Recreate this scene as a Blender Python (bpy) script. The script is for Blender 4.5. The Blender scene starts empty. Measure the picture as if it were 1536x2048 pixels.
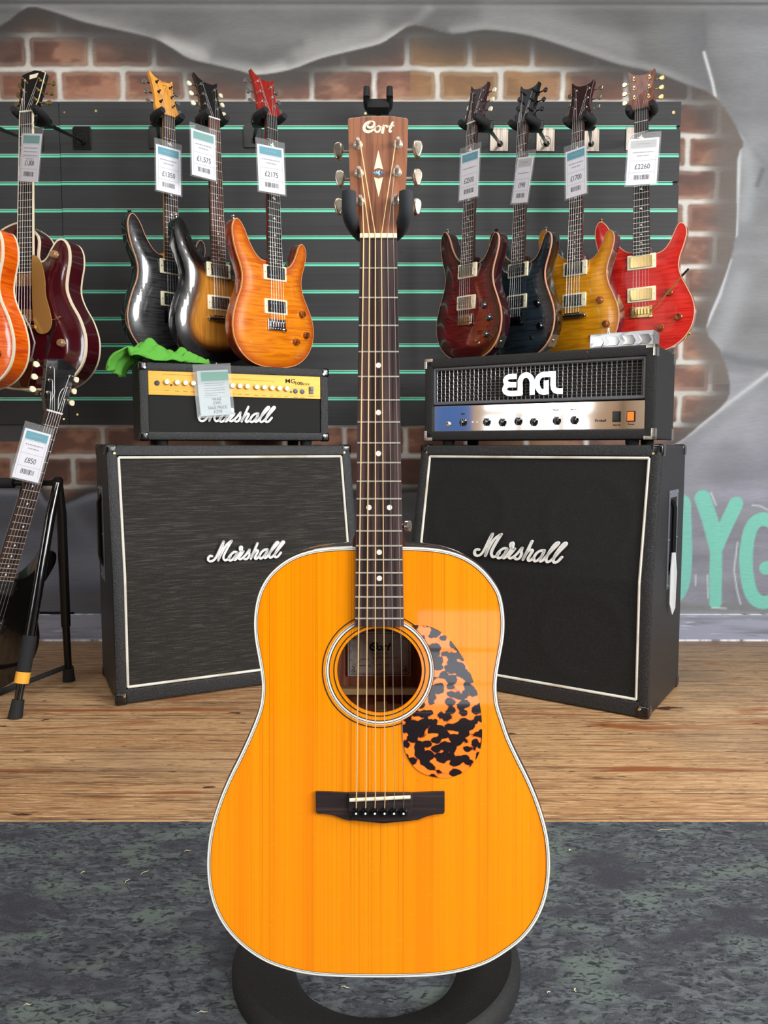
import bpy, bmesh, math, random
import numpy as np
from mathutils import Vector, Matrix
from mathutils.geometry import delaunay_2d_cdt
random.seed(7)
R = math.radians
S = bpy.context.scene
col = S.collection

# ------------------------------------------------------------ camera, light, exposure
F = 1539.0                      # focal length in pixels of the 1536 x 2048 frame
PITCH = R(4.8); HC = 0.76
cp, sp = math.cos(PITCH), math.sin(PITCH)
cam = bpy.data.cameras.new('camera'); camo = bpy.data.objects.new('camera', cam); col.objects.link(camo)
cam.sensor_fit = 'VERTICAL'; cam.sensor_height = 24.0; cam.lens = 24.0 * F / 2048
camo.location = (0, 0, HC); camo.rotation_euler = (R(90) - PITCH, 0, 0)
cam.clip_start = 0.02
S.camera = camo
S.view_settings.view_transform = 'Standard'; S.view_settings.look = 'None'
S.view_settings.exposure = 0.2; S.view_settings.gamma = 1.0; S.view_settings.use_curve_mapping = False
w = bpy.data.worlds.new('daylight'); S.world = w; w.use_nodes = True
bg = w.node_tree.nodes['Background']
bg.inputs[0].default_value = (0.86, 0.93, 1.0, 1); bg.inputs[1].default_value = 2.2

def area(name, loc, target, sx, sy, power, color=(1, 1, 1), spread=180):
    l = bpy.data.lights.new(name, 'AREA'); l.shape = 'RECTANGLE'; l.size = sx; l.size_y = sy
    l.energy = power; l.color = color; l.spread = R(spread)
    o = bpy.data.objects.new(name, l); col.objects.link(o); o.location = loc
    d = Vector(target) - Vector(loc); o.rotation_euler = d.to_track_quat('-Z', 'Y').to_euler()
    return o
for wy in (-1.15, -0.05):
    area('window_daylight', (3.15, wy, 1.7), (0.0, 1.5, 0.75), 0.8, 1.6, 92, (1.0, 0.985, 0.96))
area('left_fill_light', (-3.2, -0.75, 1.6), (0.3, 1.8, 0.8), 0.7, 1.0, 16, (0.93, 0.97, 1.0))  # weak fill added on the left, no known source there
area('front_fill_light', (1.75, -1.55, 1.35), (0.0, 1.2, 0.6), 0.9, 1.3, 30, (0.98, 0.99, 1.0))  # added frontal fill, also lifts the label inside the sound hole
area('overhead_key_fill', (0.1, -1.0, 3.0), (0.1, 2.2, 0.9), 3.2, 0.7, 44, (1.0, 0.98, 0.95))  # added frontal key that brightens the back wall and everything near it
for i, (lx, ly) in enumerate(((-1.2, 0.9), (1.2, 0.9), (0.0, -0.7), (-0.4, 1.9))):
    area('overhead_fill_light', (lx, ly, 3.05), (lx, ly + 0.2, 0), 0.9, 0.3, 9, (1.0, 0.97, 0.92))  # unseen overhead fill, added and kept for highlights on the hanging guitars

# ------------------------------------------------------------ picture-to-place arithmetic
def P(px, py, Y):
    """world point on the vertical plane y = Y seen at picture point (px, py)"""
    a, b = px - 768.0, 1024.0 - py
    fw = F * cp + b * sp; up = b * cp - F * sp
    return Vector((a / fw * Y, Y, HC + up / fw * Y))
def PF(px, py, z=0.0):
    a, b = px - 768.0, 1024.0 - py
    fw = F * cp + b * sp; up = b * cp - F * sp
    t = (z - HC) / up
    return Vector((a * t, fw * t, z))
def on_plane(px, py, M, y=0.0):
    """local (x, z) of the point where the sight line meets the local plane y of frame M"""
    a, b = px - 768.0, 1024.0 - py
    d = Vector((a, F * cp + b * sp, b * cp - F * sp))
    Mi = M.inverted()
    o = Mi @ Vector((0, 0, HC)); dl = Mi.to_3x3() @ d
    t = (y - o.y) / dl.y
    p = o + dl * t
    return p.x, p.z

# ------------------------------------------------------------ materials
def lin(c):
    return tuple(((v / 255) / 12.92 if v / 255 <= 0.04045 else ((v / 255 + 0.055) / 1.055) ** 2.4) for v in c)
MATS = {}
def mat(name, c, rough=0.5, metal=0.0, coat=0.0, spec=0.5, tex=None, bump=None, emit=None, trans=0.0, ior=1.45, alpha=None, coat_rough=0.03):
    """tex = list of (kind, scale xyz, colour, lo, hi, detail); bump = (scale xyz, strength, distance)"""
    if name in MATS: return MATS[name]
    m = bpy.data.materials.new(name); m.use_nodes = True; nt = m.node_tree; N = nt.nodes; L = nt.links
    b = N['Principled BSDF']
    base = lin(c) + (1,)
    b.inputs['Base Color'].default_value = base
    b.inputs['Roughness'].default_value = rough; b.inputs['Metallic'].default_value = metal
    b.inputs['Coat Weight'].default_value = coat; b.inputs['Coat Roughness'].default_value = coat_rough
    b.inputs['Specular IOR Level'].default_value = spec
    b.inputs['Transmission Weight'].default_value = trans; b.inputs['IOR'].default_value = ior
    if alpha is not None: b.inputs['Alpha'].default_value = alpha
    if emit:
        b.inputs['Emission Color'].default_value = lin(emit[0]) + (1,); b.inputs['Emission Strength'].default_value = emit[1]
    tc = N.new('ShaderNodeTexCoord')
    def noise(scale, detail=3, dist=0.0):
        mp = N.new('ShaderNodeMapping'); mp.inputs['Scale'].default_value = scale
        L.new(tc.outputs['Object'], mp.inputs['Vector'])
        n = N.new('ShaderNodeTexNoise'); n.inputs['Scale'].default_value = 1.0; n.inputs['Detail'].default_value = detail
        n.inputs['Distortion'].default_value = dist
        L.new(mp.outputs[0], n.inputs['Vector']); return n
    prev = None
    for (kind, scale, c2, lo, hi, det) in (tex or []):
        if kind == 'attr':
            n = N.new('ShaderNodeAttribute'); n.attribute_name = scale; out = n.outputs['Fac']
        elif kind == 'voronoi':
            mp = N.new('ShaderNodeMapping'); mp.inputs['Scale'].default_value = scale
            L.new(tc.outputs['Object'], mp.inputs['Vector'])
            n = N.new('ShaderNodeTexVoronoi'); n.inputs['Scale'].default_value = 1.0
            L.new(mp.outputs[0], n.inputs['Vector']); out = n.outputs['Distance']
        elif kind == 'wavy':
            n = noise(scale, det, 1.2); out = n.outputs['Fac']
        else:
            n = noise(scale, det); out = n.outputs['Fac']
        mr = N.new('ShaderNodeMapRange'); mr.inputs['From Min'].default_value = lo; mr.inputs['From Max'].default_value = hi
        L.new(out, mr.inputs['Value'])
        mx = N.new('ShaderNodeMix'); mx.data_type = 'RGBA'
        L.new(mr.outputs['Result'], mx.inputs['Factor'])
        if prev is None: mx.inputs['A'].default_value = base
        else: L.new(prev, mx.inputs['A'])
        mx.inputs['B'].default_value = lin(c2) + (1,)
        prev = mx.outputs['Result']
    if prev is not None: L.new(prev, b.inputs['Base Color'])
    if bump:
        n = noise(bump[0], 4); bp = N.new('ShaderNodeBump'); bp.inputs['Strength'].default_value = bump[1]
        bp.inputs['Distance'].default_value = bump[2]
        L.new(n.outputs['Fac'], bp.inputs['Height']); L.new(bp.outputs[0], b.inputs['Normal'])
    MATS[name] = m
    return m

tolex = mat('black_tolex', (30, 31, 33), 0.42, spec=0.5, bump=((420, 420, 300), 0.9, 0.002), tex=[('noise', (300, 300, 200), (54, 55, 58), 0.5, 0.68, 3)])
tolex_old = mat('worn_black_tolex', (24, 24, 25), 0.5, bump=((420, 420, 300), 0.8, 0.0015), tex=[('noise', (300, 300, 200), (44, 44, 46), 0.5, 0.7, 3), ('noise', (60, 60, 60), (176, 140, 105), 0.755, 0.77, 2)])
blackplastic = mat('black_plastic', (14, 14, 15), 0.25)
blacksatin = mat('black_satin_metal', (20, 20, 21), 0.3, 0.3)
rubber = mat('black_rubber', (28, 28, 30), 0.75)
foam = mat('black_foam', (30, 31, 34), 0.8, bump=((500, 500, 500), 0.3, 0.001))
chrome = mat('chrome', (225, 225, 225), 0.08, 1.0)
nickel = mat('worn_nickel', (190, 186, 175), 0.22, 1.0, tex=[('noise', (120, 120, 120), (120, 105, 80), 0.55, 0.8, 3)])
goldm = mat('gold_hardware', (236, 204, 138), 0.24, 1.0)
cream = mat('cream_binding', (240, 228, 200), 0.35)
white_pl = mat('white_plastic', (238, 236, 228), 0.3, coat=0.4)
ivory = mat('ivory_bone', (240, 232, 200), 0.35)
blackgloss = mat('black_gloss', (8, 8, 9), 0.12, coat=1.0)
rosewood = mat('rosewood', (66, 46, 42), 0.45, tex=[('noise', (260, 260, 6), (34, 24, 24), 0.42, 0.62, 3), ('noise', (90, 90, 3), (96, 62, 52), 0.6, 0.75, 2)])
rosegrey = mat('polished_rosewood', (84, 66, 64), 0.33, tex=[('noise', (230, 40, 5), (46, 34, 34), 0.42, 0.6, 3), ('noise', (60, 10, 2), (105, 72, 66), 0.58, 0.75, 2)])
fretm = mat('fret_wire', (225, 220, 205), 0.3, .55)
steel = mat('steel_string', (196, 196, 196), 0.4, 0.8)
bronze = mat('bronze_string', (246, 212, 160), 0.45, 0.45)
inkblack = mat('black_ink', (22, 22, 24), 0.7)
inkgrey = mat('grey_ink', (150, 152, 160), 0.7)
paper = mat('white_card', (222, 222, 232), 0.6)
teal = mat('teal_print', (72, 150, 170), 0.55)
teal2 = mat('sea_green_print', (110, 165, 162), 0.55)
greyprint = mat('grey_print', (180, 180, 182), 0.55)
sleeve = mat('clear_plastic_sleeve', (225, 230, 232), 0.08, alpha=0.09, spec=0.6)
whitelogo = mat('white_logo', (236, 238, 236), 0.35)

# ------------------------------------------------------------ mesh builder
class MB:
    def __init__(s): s.v = []; s.f = []; s.m = []; s.sm = []; s.M = None; s.bev = False
    def add(s, vs, fs, mi=0, smooth=False):
        o = len(s.v)
        for p in vs:
            p = Vector(p)
            s.v.append(tuple(s.M @ p) if s.M is not None else tuple(p))
        for f in fs: s.f.append([i + o for i in f]); s.m.append(mi); s.sm.append(smooth)
        return s
    def bm(s, b, mi=0, smooth=False):
        b.verts.index_update()
        s.add([v.co.copy() for v in b.verts], [[v.index for v in f.verts] for f in b.faces], mi, smooth); b.free(); return s
    def box(s, x0, x1, y0, y1, z0, z1, bevel=0.0, mi=0, seg=2):
        b = bmesh.new(); bmesh.ops.create_cube(b, size=1)
        for v in b.verts: v.co = Vector(((x0 + x1) / 2 + v.co.x * (x1 - x0), (y0 + y1) / 2 + v.co.y * (y1 - y0), (z0 + z1) / 2 + v.co.z * (z1 - z0)))
        if bevel: s.bev = True; bmesh.ops.bevel(b, geom=b.edges[:], offset=bevel, segments=seg, profile=0.6, affect='EDGES', clamp_overlap=True)
        return s.bm(b, mi, bool(bevel))
    def prism(s, poly, a0, a1, axis='y', bevel=0.0, mi=0, seg=2):
        """poly in the two other axes, extruded from a0 to a1 along axis"""
        def mk(p, a):
            if axis == 'y': return Vector((p[0], a, p[1]))
            if axis == 'x': return Vector((a, p[0], p[1]))
            return Vector((p[0], p[1], a))
        b = bmesh.new()
        A = [b.verts.new(mk(p, a0)) for p in poly]; B = [b.verts.new(mk(p, a1)) for p in poly]
        n = len(poly)
        b.faces.new(A); b.faces.new(B[::-1])
        for i in range(n): b.faces.new((A[i], B[i], B[(i + 1) % n], A[(i + 1) % n]))
        bmesh.ops.recalc_face_normals(b, faces=b.faces[:])
        if bevel:
            s.bev = True
            es = [e for e in b.edges if len(e.link_faces) == 2 and e.calc_face_angle(0) > 0.6]
            bmesh.ops.bevel(b, geom=es, offset=bevel, segments=seg, profile=0.6, affect='EDGES', clamp_overlap=True)
        return s.bm(b, mi, bool(bevel))
    def tube(s, pts, r, n=10, closed=False, mi=0, cap=True, flat=1.0, up=None):
        pts = [Vector(p) for p in pts]; k = len(pts)
        rs = r if isinstance(r, (list, tuple)) else [r] * k
        vs = []; fs = []; nrm = None
        for i in range(k):
            if closed: t = pts[(i + 1) % k] - pts[i - 1]
            else: t = pts[min(i + 1, k - 1)] - pts[max(i - 1, 0)]
            t.normalize()
            if nrm is None:
                nrm = Vector(up) if up else (Vector((0, 0, 1)) if abs(t.z) < 0.9 else Vector((1, 0, 0)))
            nrm = (nrm - t * nrm.dot(t)).normalized(); bi = t.cross(nrm)
            for j in range(n):
                a = 2 * math.pi * j / n
                vs.append(pts[i] + nrm * math.cos(a) * rs[i] * flat + bi * math.sin(a) * rs[i])
        kk = k if closed else k - 1
        for i in range(kk):
            for j in range(n):
                a = i * n + j; b = i * n + (j + 1) % n; c = ((i + 1) % k) * n + (j + 1) % n; d = ((i + 1) % k) * n + j
                fs.append((a, b, c, d))
        if cap and not closed: fs.append(tuple(range(n))[::-1]); fs.append(tuple(range((k - 1) * n, k * n)))
        return s.add(vs, fs, mi, True)
    def lathe(s, prof, origin=(0, 0, 0), axis=(0, 0, 1), n=20, mi=0, smooth=True, closed=False):
        o = Vector(origin); ax = Vector(axis).normalized()
        q = ax.to_track_quat('Z', 'Y').to_matrix()
        vs = []; fs = []; k = len(prof)
        for (r, h) in prof:
            for j in range(n):
                a = 2 * math.pi * j / n
                vs.append(o + q @ Vector((r * math.cos(a), r * math.sin(a), h)))
        for i in range(k if closed else k - 1):
            i2 = (i + 1) % k
            for j in range(n): fs.append((i * n + j, i * n + (j + 1) % n, i2 * n + (j + 1) % n, i2 * n + j))
        if not closed:
            fs.append(tuple(range(n))[::-1]); fs.append(tuple(range((k - 1) * n, k * n)))
        return s.add(vs, fs, mi, smooth)
    def stroke(s, pts, w, y0, y1, mi=0, ends=True):
        """flat ribbon lettering stroke in the XZ plane, thick from y0 (front) to y1"""
        k = len(pts); ws = w if isinstance(w, (list, tuple)) else [w] * k
        P2 = [Vector((p[0], p[1])) for p in pts]; Lf = []; Rt = []
        for i in range(k):
            t = P2[min(i + 1, k - 1)] - P2[max(i - 1, 0)]
            if t.length < 1e-9: t = Vector((1, 0))
            t.normalize(); n = Vector((-t.y, t.x)); Lf.append(P2[i] + n * ws[i] / 2); Rt.append(P2[i] - n * ws[i] / 2)
        vs = []; fs = []
        for i in range(k):
            for q in (Lf[i], Rt[i]):
                vs.append((q.x, y0, q.y)); vs.append((q.x, y1, q.y))
        for i in range(k - 1):
            a = i * 4; b = a + 4
            fs += [(a, a + 2, b + 2, b), (a + 1, b + 1, b + 3, a + 3), (a, b, b + 1, a + 1), (a + 2, a + 3, b + 3, b + 2)]
        fs += [(0, 1, 3, 2), (4 * k - 4, 4 * k - 2, 4 * k - 1, 4 * k - 3)]
        s.add(vs, fs, mi)
        if ends:
            for q, ww in ((P2[0], ws[0]), (P2[-1], ws[-1])):
                n = 10; c = [(q.x + ww / 2 * math.cos(2 * math.pi * j / n), q.y + ww / 2 * math.sin(2 * math.pi * j / n)) for j in range(n)]
                s.add([(a, y0, b) for a, b in c] + [(a, y1, b) for a, b in c], [tuple(range(n))] + [(j, j + n, (j + 1) % n + n, (j + 1) % n) for j in range(n)], mi)
        return s
    def build(s, name, mats, parent=None, label=None):
        me = bpy.data.meshes.new(name); me.from_pydata(s.v, [], s.f)
        for m in (mats if isinstance(mats, (list, tuple)) else [mats]): me.materials.append(m)
        me.polygons.foreach_set('material_index', s.m); me.polygons.foreach_set('use_smooth', s.sm)
        b = bmesh.new(); b.from_mesh(me); bmesh.ops.recalc_face_normals(b, faces=b.faces[:]); b.to_mesh(me); b.free()
        me.update()
        if any(s.sm):
            try: me.set_sharp_from_angle(angle=R(42))
            except Exception: pass
        o = bpy.data.objects.new(name, me); col.objects.link(o)
        if s.bev: wn = o.modifiers.new('face_weighted_normals', 'WEIGHTED_NORMAL'); wn.keep_sharp = True
        if parent is not None: o.parent = parent
        if label: o['label'] = label
        return o
def tag(o, label, cat, group=None):
    o['label'] = label; o['category'] = cat
    if group: o['group'] = group
    return o
def thing(name, label, cat, M=None, group=None):
    o = bpy.data.objects.new(name, None); col.objects.link(o); o.empty_display_size = 0.05
    if M is not None: o.matrix_world = M
    return tag(o, label, cat, group)
def structure(o): o['kind'] = 'structure'; return o
def frame(loc, yaw): return Matrix.Translation(Vector(loc)) @ Matrix.Rotation(R(yaw), 4, 'Z')

def catmull(pts, n=6, closed=True):
    out = []; k = len(pts)
    rng = range(k) if closed else range(k - 1)
    for i in rng:
        if closed: p0, p1, p2, p3 = pts[i - 1], pts[i], pts[(i + 1) % k], pts[(i + 2) % k]
        else: p0, p1, p2, p3 = pts[max(i - 1, 0)], pts[i], pts[i + 1], pts[min(i + 2, k - 1)]
        for j in range(n):
            t = j / n
            out.append(tuple(0.5 * (2 * b + (c - a) * t + (2 * a - 5 * b + 4 * c - d) * t * t + (3 * b - 3 * c + d - a) * t ** 3) for a, b, c, d in zip(p0, p1, p2, p3)))
    if not closed: out.append(tuple(pts[-1]))
    return out
def offset(poly, d):
    """move a closed outline inward by d"""
    k = len(poly); ar = sum(poly[i][0] * poly[(i + 1) % k][1] - poly[(i + 1) % k][0] * poly[i][1] for i in range(k))
    sg = 1 if ar > 0 else -1; out = []
    for i in range(k):
        a = Vector(poly[i - 1]); b = Vector(poly[(i + 1) % k]); t = (b - a).normalized()
        n = Vector((-t.y, t.x)) * sg; out.append((poly[i][0] + n.x * d, poly[i][1] + n.y * d))
    return out
def seg_dist(px, pz, poly, closed=True):
    d = np.full(px.shape, 1e9); k = len(poly)
    for i in range(k if closed else k - 1):
        ax, az = poly[i]; bx, bz = poly[(i + 1) % k]
        vx, vz = bx - ax, bz - az; L2 = vx * vx + vz * vz + 1e-12
        t = np.clip(((px - ax) * vx + (pz - az) * vz) / L2, 0, 1)
        d = np.minimum(d, np.hypot(px - ax - t * vx, pz - az - t * vz))
    return d
def inside(px, pz, poly):
    r = np.zeros(px.shape, bool); k = len(poly)
    for i in range(k):
        ax, az = poly[i]; bx, bz = poly[(i + 1) % k]
        if abs(bz - az) < 1e-12: continue
        c = ((az > pz) != (bz > pz)) & (px < (bx - ax) * (pz - az) / (bz - az) + ax)
        r ^= c
    return r
def plate(outline, holes=(), grid=0.009, dome=0.0, domew=0.05, y=0.0, attr=None):
    """triangulated plate in XZ, front domed towards -y; returns vertices, triangles and edge distance"""
    vs = list(outline); edges = [(i, (i + 1) % len(outline)) for i in range(len(outline))]
    for h in holes:
        o = len(vs); vs += list(h); edges += [(o + i, o + (i + 1) % len(h)) for i in range(len(h))]
    a = np.array(outline); nx = np.arange(a[:, 0].min(), a[:, 0].max(), grid); nz = np.arange(a[:, 1].min(), a[:, 1].max(), grid)
    X, Z = np.meshgrid(nx, nz); X = X.ravel(); Z = Z.ravel()
    ok = inside(X, Z, outline) & (seg_dist(X, Z, outline) > grid * 0.4)
    for h in holes: ok &= ~inside(X, Z, h) & (seg_dist(X, Z, h) > grid * 0.4)
    vs += list(zip(X[ok].tolist(), Z[ok].tolist()))
    V, E, T, *_ = delaunay_2d_cdt([Vector(v) for v in vs], edges, [], 0, 1e-6)
    va = np.array([(v.x, v.y) for v in V]); ta = np.array(T)
    cx = va[ta].mean(axis=1); keep = inside(cx[:, 0], cx[:, 1], outline)
    for h in holes: keep &= ~inside(cx[:, 0], cx[:, 1], h)
    ta = ta[keep]; d = seg_dist(va[:, 0], va[:, 1], outline)
    s_ = np.clip(d / domew, 0, 1); hgt = dome * (s_ * s_ * (3 - 2 * s_))
    verts = [(float(p[0]), float(y - h), float(p[1])) for p, h in zip(va, hgt)]
    return verts, ta.tolist(), d
def add_attr(o, name, vals):
    a = o.data.attributes.new(name, 'FLOAT', 'POINT'); a.data.foreach_set('value', np.asarray(vals, dtype=np.float32))
def circle(cx, cz, r, n=64): return [(cx + r * math.cos(2 * math.pi * i / n), cz + r * math.sin(2 * math.pi * i / n)) for i in range(n)]
def ring(b, cx, cz, r0, r1, y0, y1, n=72, mi=0):
    prof = [(r0, 0), (r1, 0), (r1, y1 - y0), (r0, y1 - y0)]
    b.lathe([(r0, 0), (r1, 0), (r1, y0 - y1), (r0, y0 - y1)], (cx, y1, cz), (0, 1, 0), n, mi, False, True)
def text_mesh(body, size, M, material, parent, name='price_text', align='CENTER', depth=0.0003, sx=1.0, bold=0.0):
    cu = bpy.data.curves.new(name, 'FONT'); cu.body = body; cu.size = size; cu.align_x = align; cu.align_y = 'CENTER'
    cu.extrude = depth; cu.offset = bold; cu.resolution_u = 3
    o = bpy.data.objects.new(name, cu); col.objects.link(o)
    dg = bpy.context.evaluated_depsgraph_get(); me = bpy.data.meshes.new_from_object(o.evaluated_get(dg))
    bpy.data.objects.remove(o); bpy.data.curves.remove(cu)
    me.transform(M @ Matrix.Rotation(R(90), 4, 'X') @ Matrix.Diagonal((sx, 1, 1, 1)))
    me.materials.clear(); me.materials.append(material)
    o = bpy.data.objects.new(name, me); col.objects.link(o); o.parent = parent
    return o

SCRIPT = [  # a flowing script word, traced as pen strokes (x right, y down)
 [(152,372),(115,366),(84,395),(86,436),(125,458),(180,442),(230,385),(290,270),(358,145)],
 [(358,145),(325,250),(285,370),(252,462)], [(252,462),(320,330),(400,215),(495,152)],
 [(495,152),(430,250),(365,360),(345,430),(372,474),(425,462),(470,420)],
 [(590,365),(540,352),(480,390),(438,440),(450,488),(500,482),(560,420),(588,368)], [(588,368),(548,440),(532,488),(565,482),(610,425),(660,350),(676,300),(665,276),(640,292),(642,332),(668,358),(702,362)],
 [(702,362),(655,420),(612,468),(640,494),(695,468),(750,420),(812,348)], [(812,348),(800,400),(804,440),(775,492),(732,506),(702,490)],
 [(955,258),(900,370),(828,512)], [(840,490),(880,420),(930,378),(962,392),(930,450),(900,508),(930,526),(985,485)],
 [(1135,388),(1080,390),(1020,430),(985,490),(1000,532),(1050,516),(1110,450),(1135,395)], [(1135,395),(1090,480),(1075,530),(1110,528),(1155,480),(1230,400),(1310,325),(1336,290),(1312,282),(1260,330),(1200,420),(1162,500),(1178,542),(1220,532),(1265,495),(1340,410),(1425,325),(1442,295),(1415,290),(1350,360),(1290,450),(1265,520),(1282,550),(1330,535),(1382,478)]]
def script_logo(name, parent, x0, z0, width, y, depth=0.006, mi=None, weight=30, slope=0.077, label='raised white script lettering'):
    b = MB(); k = width / 1340.0
    for st in SCRIPT:
        pts = catmull([(x, yy) for x, yy in st], 5, False)
        pts = [(x0 + (px - 80) * k, z0 - (py - slope * px - 440) * k) for px, py in pts]
        b.stroke(pts, weight * k, y - depth, y)
    return b.build(name, mi or whitelogo, parent, label)
CORT = [([(505,140),(400,165),(300,240),(245,340),(245,430),(300,500),(400,520),(500,485),(590,420),(650,350)], [40,70,95,105,110,110,105,80,50,30]),
 ([(500,140),(575,165),(605,220),(590,290),(540,345),(460,370),(390,350),(362,310),(380,280)], [42,60,75,80,85,80,80,60,30]),
 ([(480,200),(430,215),(385,250)], [14,22,30]),
 ([(660,340),(622,400),(628,470),(680,525),(740,520),(800,460),(822,390),(800,330),(750,310),(710,345)], [45,60,65,70,70,60,60,55,50,25]),
 ([(800,330),(870,350)], [35, 40]),
 ([(930,300),(935,360),(915,440),(895,535)], [70,85,95,115]), ([(950,330),(1000,300),(1050,310),(1055,350),(1090,340),(1130,310)], [40,50,60,60,40,30]),
 ([(1262,185),(1225,250),(1190,350),(1150,450),(1150,510),(1185,520),(1222,478)], [70,85,85,80,75,60,30]), ([(1090,330),(1180,318),(1290,300)], [40,46,56])]
def cort_logo(name, parent, x0, z0, width, y, depth, material, label):
    b = MB(); k = width / 1110.0
    for pts, ws in CORT:
        q = catmull([(p[0], p[1], w_) for p, w_ in zip(pts, ws)], 5, False)
        b.stroke([(x0 + (p[0] - 195) * k, z0 - (p[1] - 350) * k) for p in q], [max(p[2], 6) * k for p in q], y - depth, y)
    return b.build(name, material, parent, label)

# ------------------------------------------------------------ the room
WALL = 2.99
XL, XR, YR, CEIL = -3.3, 3.3, -1.75, 3.12
floorwood = mat('old_pine_boards', (176, 132, 92), 0.5, coat=0.12, coat_rough=0.35)
def wood_nodes():
    m = floorwood; nt = m.node_tree; N = nt.nodes; L = nt.links; b = N['Principled BSDF']
    tc = N.new('ShaderNodeTexCoord'); sep = N.new('ShaderNodeSeparateXYZ'); L.new(tc.outputs['Object'], sep.inputs[0])
    def math_(op, a, bb=None):
        n = N.new('ShaderNodeMath'); n.operation = op
        for i, v in enumerate((a, bb)):
            if v is None: continue
            if isinstance(v, (int, float)): n.inputs[i].default_value = v
            else: L.new(v, n.inputs[i])
        return n.outputs[0]
    def nz(scale, det=5, off=None, dist=0.0):
        mp = N.new('ShaderNodeMapping'); mp.inputs['Scale'].default_value = scale; L.new(tc.outputs['Object'], mp.inputs[0])
        n = N.new('ShaderNodeTexNoise'); n.inputs['Scale'].default_value = 1; n.inputs['Detail'].default_value = det; n.inputs['Distortion'].default_value = dist
        v = mp.outputs[0]
        if off is not None:
            cmb = N.new('ShaderNodeCombineXYZ'); L.new(off, cmb.inputs[0]); ad = N.new('ShaderNodeVectorMath'); L.new(v, ad.inputs[0]); L.new(cmb.outputs[0], ad.inputs[1]); v = ad.outputs[0]
        L.new(v, n.inputs['Vector']); return n.outputs['Fac']
    def mixc(f, a, c2):
        mx = N.new('ShaderNodeMix'); mx.data_type = 'RGBA'; L.new(f, mx.inputs['Factor'])
        if isinstance(a, tuple): mx.inputs['A'].default_value = a
        else: L.new(a, mx.inputs['A'])
        mx.inputs['B'].default_value = lin(c2) + (1,); return mx.outputs['Result']
    def rng(v, lo, hi):
        n = N.new('ShaderNodeMapRange'); L.new(v, n.inputs[0]); n.inputs[1].default_value = lo; n.inputs[2].default_value = hi; return n.outputs[0]
    W = 0.117
    q = math_('DIVIDE', sep.outputs['Y'], W); fr = math_('FRACT', q); idx = math_('FLOOR', q)
    offs = math_('MULTIPLY', idx, 7.31)
    tint = nz((0.6, 0.01, 1), 1, offs)
    c = mixc(rng(tint, 0.4, 0.62), lin((176, 132, 90)) + (1,), (204, 164, 120))
    c = mixc(rng(nz((3, 60, 1), 8, offs, 0.8), 0.47, 0.66), c, (124, 88, 58))
    c = mixc(rng(nz((14, 260, 1), 6, offs, .5), 0.50, 0.66), c, (222, 184, 138))
    c = mixc(rng(nz((1.1, 2.2, 1), 3), 0.5, 0.75), c, (128, 104, 82))
    c = mixc(rng(nz((30, 420, 1), 4, offs, 1.0), 0.6, 0.66), c, (92, 62, 40))
    c = mixc(rng(nz((1.5, 9, 1), 4, offs, 1.0), 0.62, 0.70), c, (150, 88, 48))
    c = mixc(rng(nz((7, 30, 1), 4, offs, 0.5), 0.67, 0.70), c, (78, 42, 28))
    c = mixc(rng(nz((20, 90, 1), 3, offs, 0.3), 0.70, 0.72), c, (50, 44, 42))
    edge = math_('ABSOLUTE', math_('SUBTRACT', fr, 0.5)); e2 = rng(math_('ADD', edge, math_('MULTIPLY', nz((9, 9, 1), 3), 0.012)), 0.493, 0.501)
    c = mixc(e2, c, (46, 32, 24))
    dy = rng(sep.outputs['Y'], 2.45, 2.99); c = mixc(math_('MULTIPLY', dy, 0.62), c, (92, 76, 62))   # boards tinted darker towards the wall
    L.new(c, b.inputs['Base Color'])
    bp = N.new('ShaderNodeBump'); bp.inputs['Strength'].default_value = 0.6; bp.inputs['Distance'].default_value = 0.0025
    hh = math_('SUBTRACT', nz((4, 120, 1), 5, offs), math_('MULTIPLY', e2, 1.5)); L.new(hh, bp.inputs['Height']); L.new(bp.outputs[0], b.inputs['Normal'])
wood_nodes()
b = MB(); b.box(XL, XR, YR, WALL + 0.1, -0.08, 0, 0); structure(b.build('floor', floorwood))
carpet = mat('mottled_slate_carpet', (76, 79, 84), 0.95, spec=0.1, bump=((600, 600, 600), 0.5, 0.002), tex=[
    ('wavy', (30, 62, 1), (98, 103, 108), 0.46, 0.58, 9), ('noise', (8, 14, 1), (102, 112, 108), 0.52, 0.62, 10), ('wavy', (60, 120, 1), (54, 56, 61), 0.50, 0.62, 8),
    ('noise', (6, 11, 9), (66, 66, 73), 0.52, 0.66, 9), ('noise', (420, 420, 1), (140, 148, 152), 0.64, 0.8, 2)])
cy1 = PF(768, 1649)[1]
b = MB(); b.box(XL + .01, XR - .01, YR + .01, cy1, 0.0, 0.006, 0.002); o = b.build('carpet', carpet); tag(o, 'mottled slate grey carpet covering the floor in front of the pine boards', 'carpet')
grey_paint = mat('grey_wall_paint', (150, 152, 156), 0.75)
b = MB(); b.box(XR, XR + .1, YR, WALL + .1, 0, CEIL); structure(b.build('wall_right', grey_paint))
b = MB(); b.box(XL - .1, XL, YR, -1.4, 0, CEIL); b.box(XL - .1, XL, -.1, WALL + .1, 0, CEIL); b.box(XL - .1, XL, -1.4, -.1, 0, .72); b.box(XL - .1, XL, -1.4, -.1, 2.3, CEIL)
for yy in (-1.02, -.52): b.box(XL - .07, XL - .03, yy - .03, yy + .03, .72, 2.3)  # opening and mullions added to show bright in the chrome control panel
b.box(XL - .07, XL - .03, -1.4, -.1, 1.05, 1.1)
structure(b.build('wall_left', mat('tan_wall_paint', (206, 172, 140), .7)))
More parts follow.
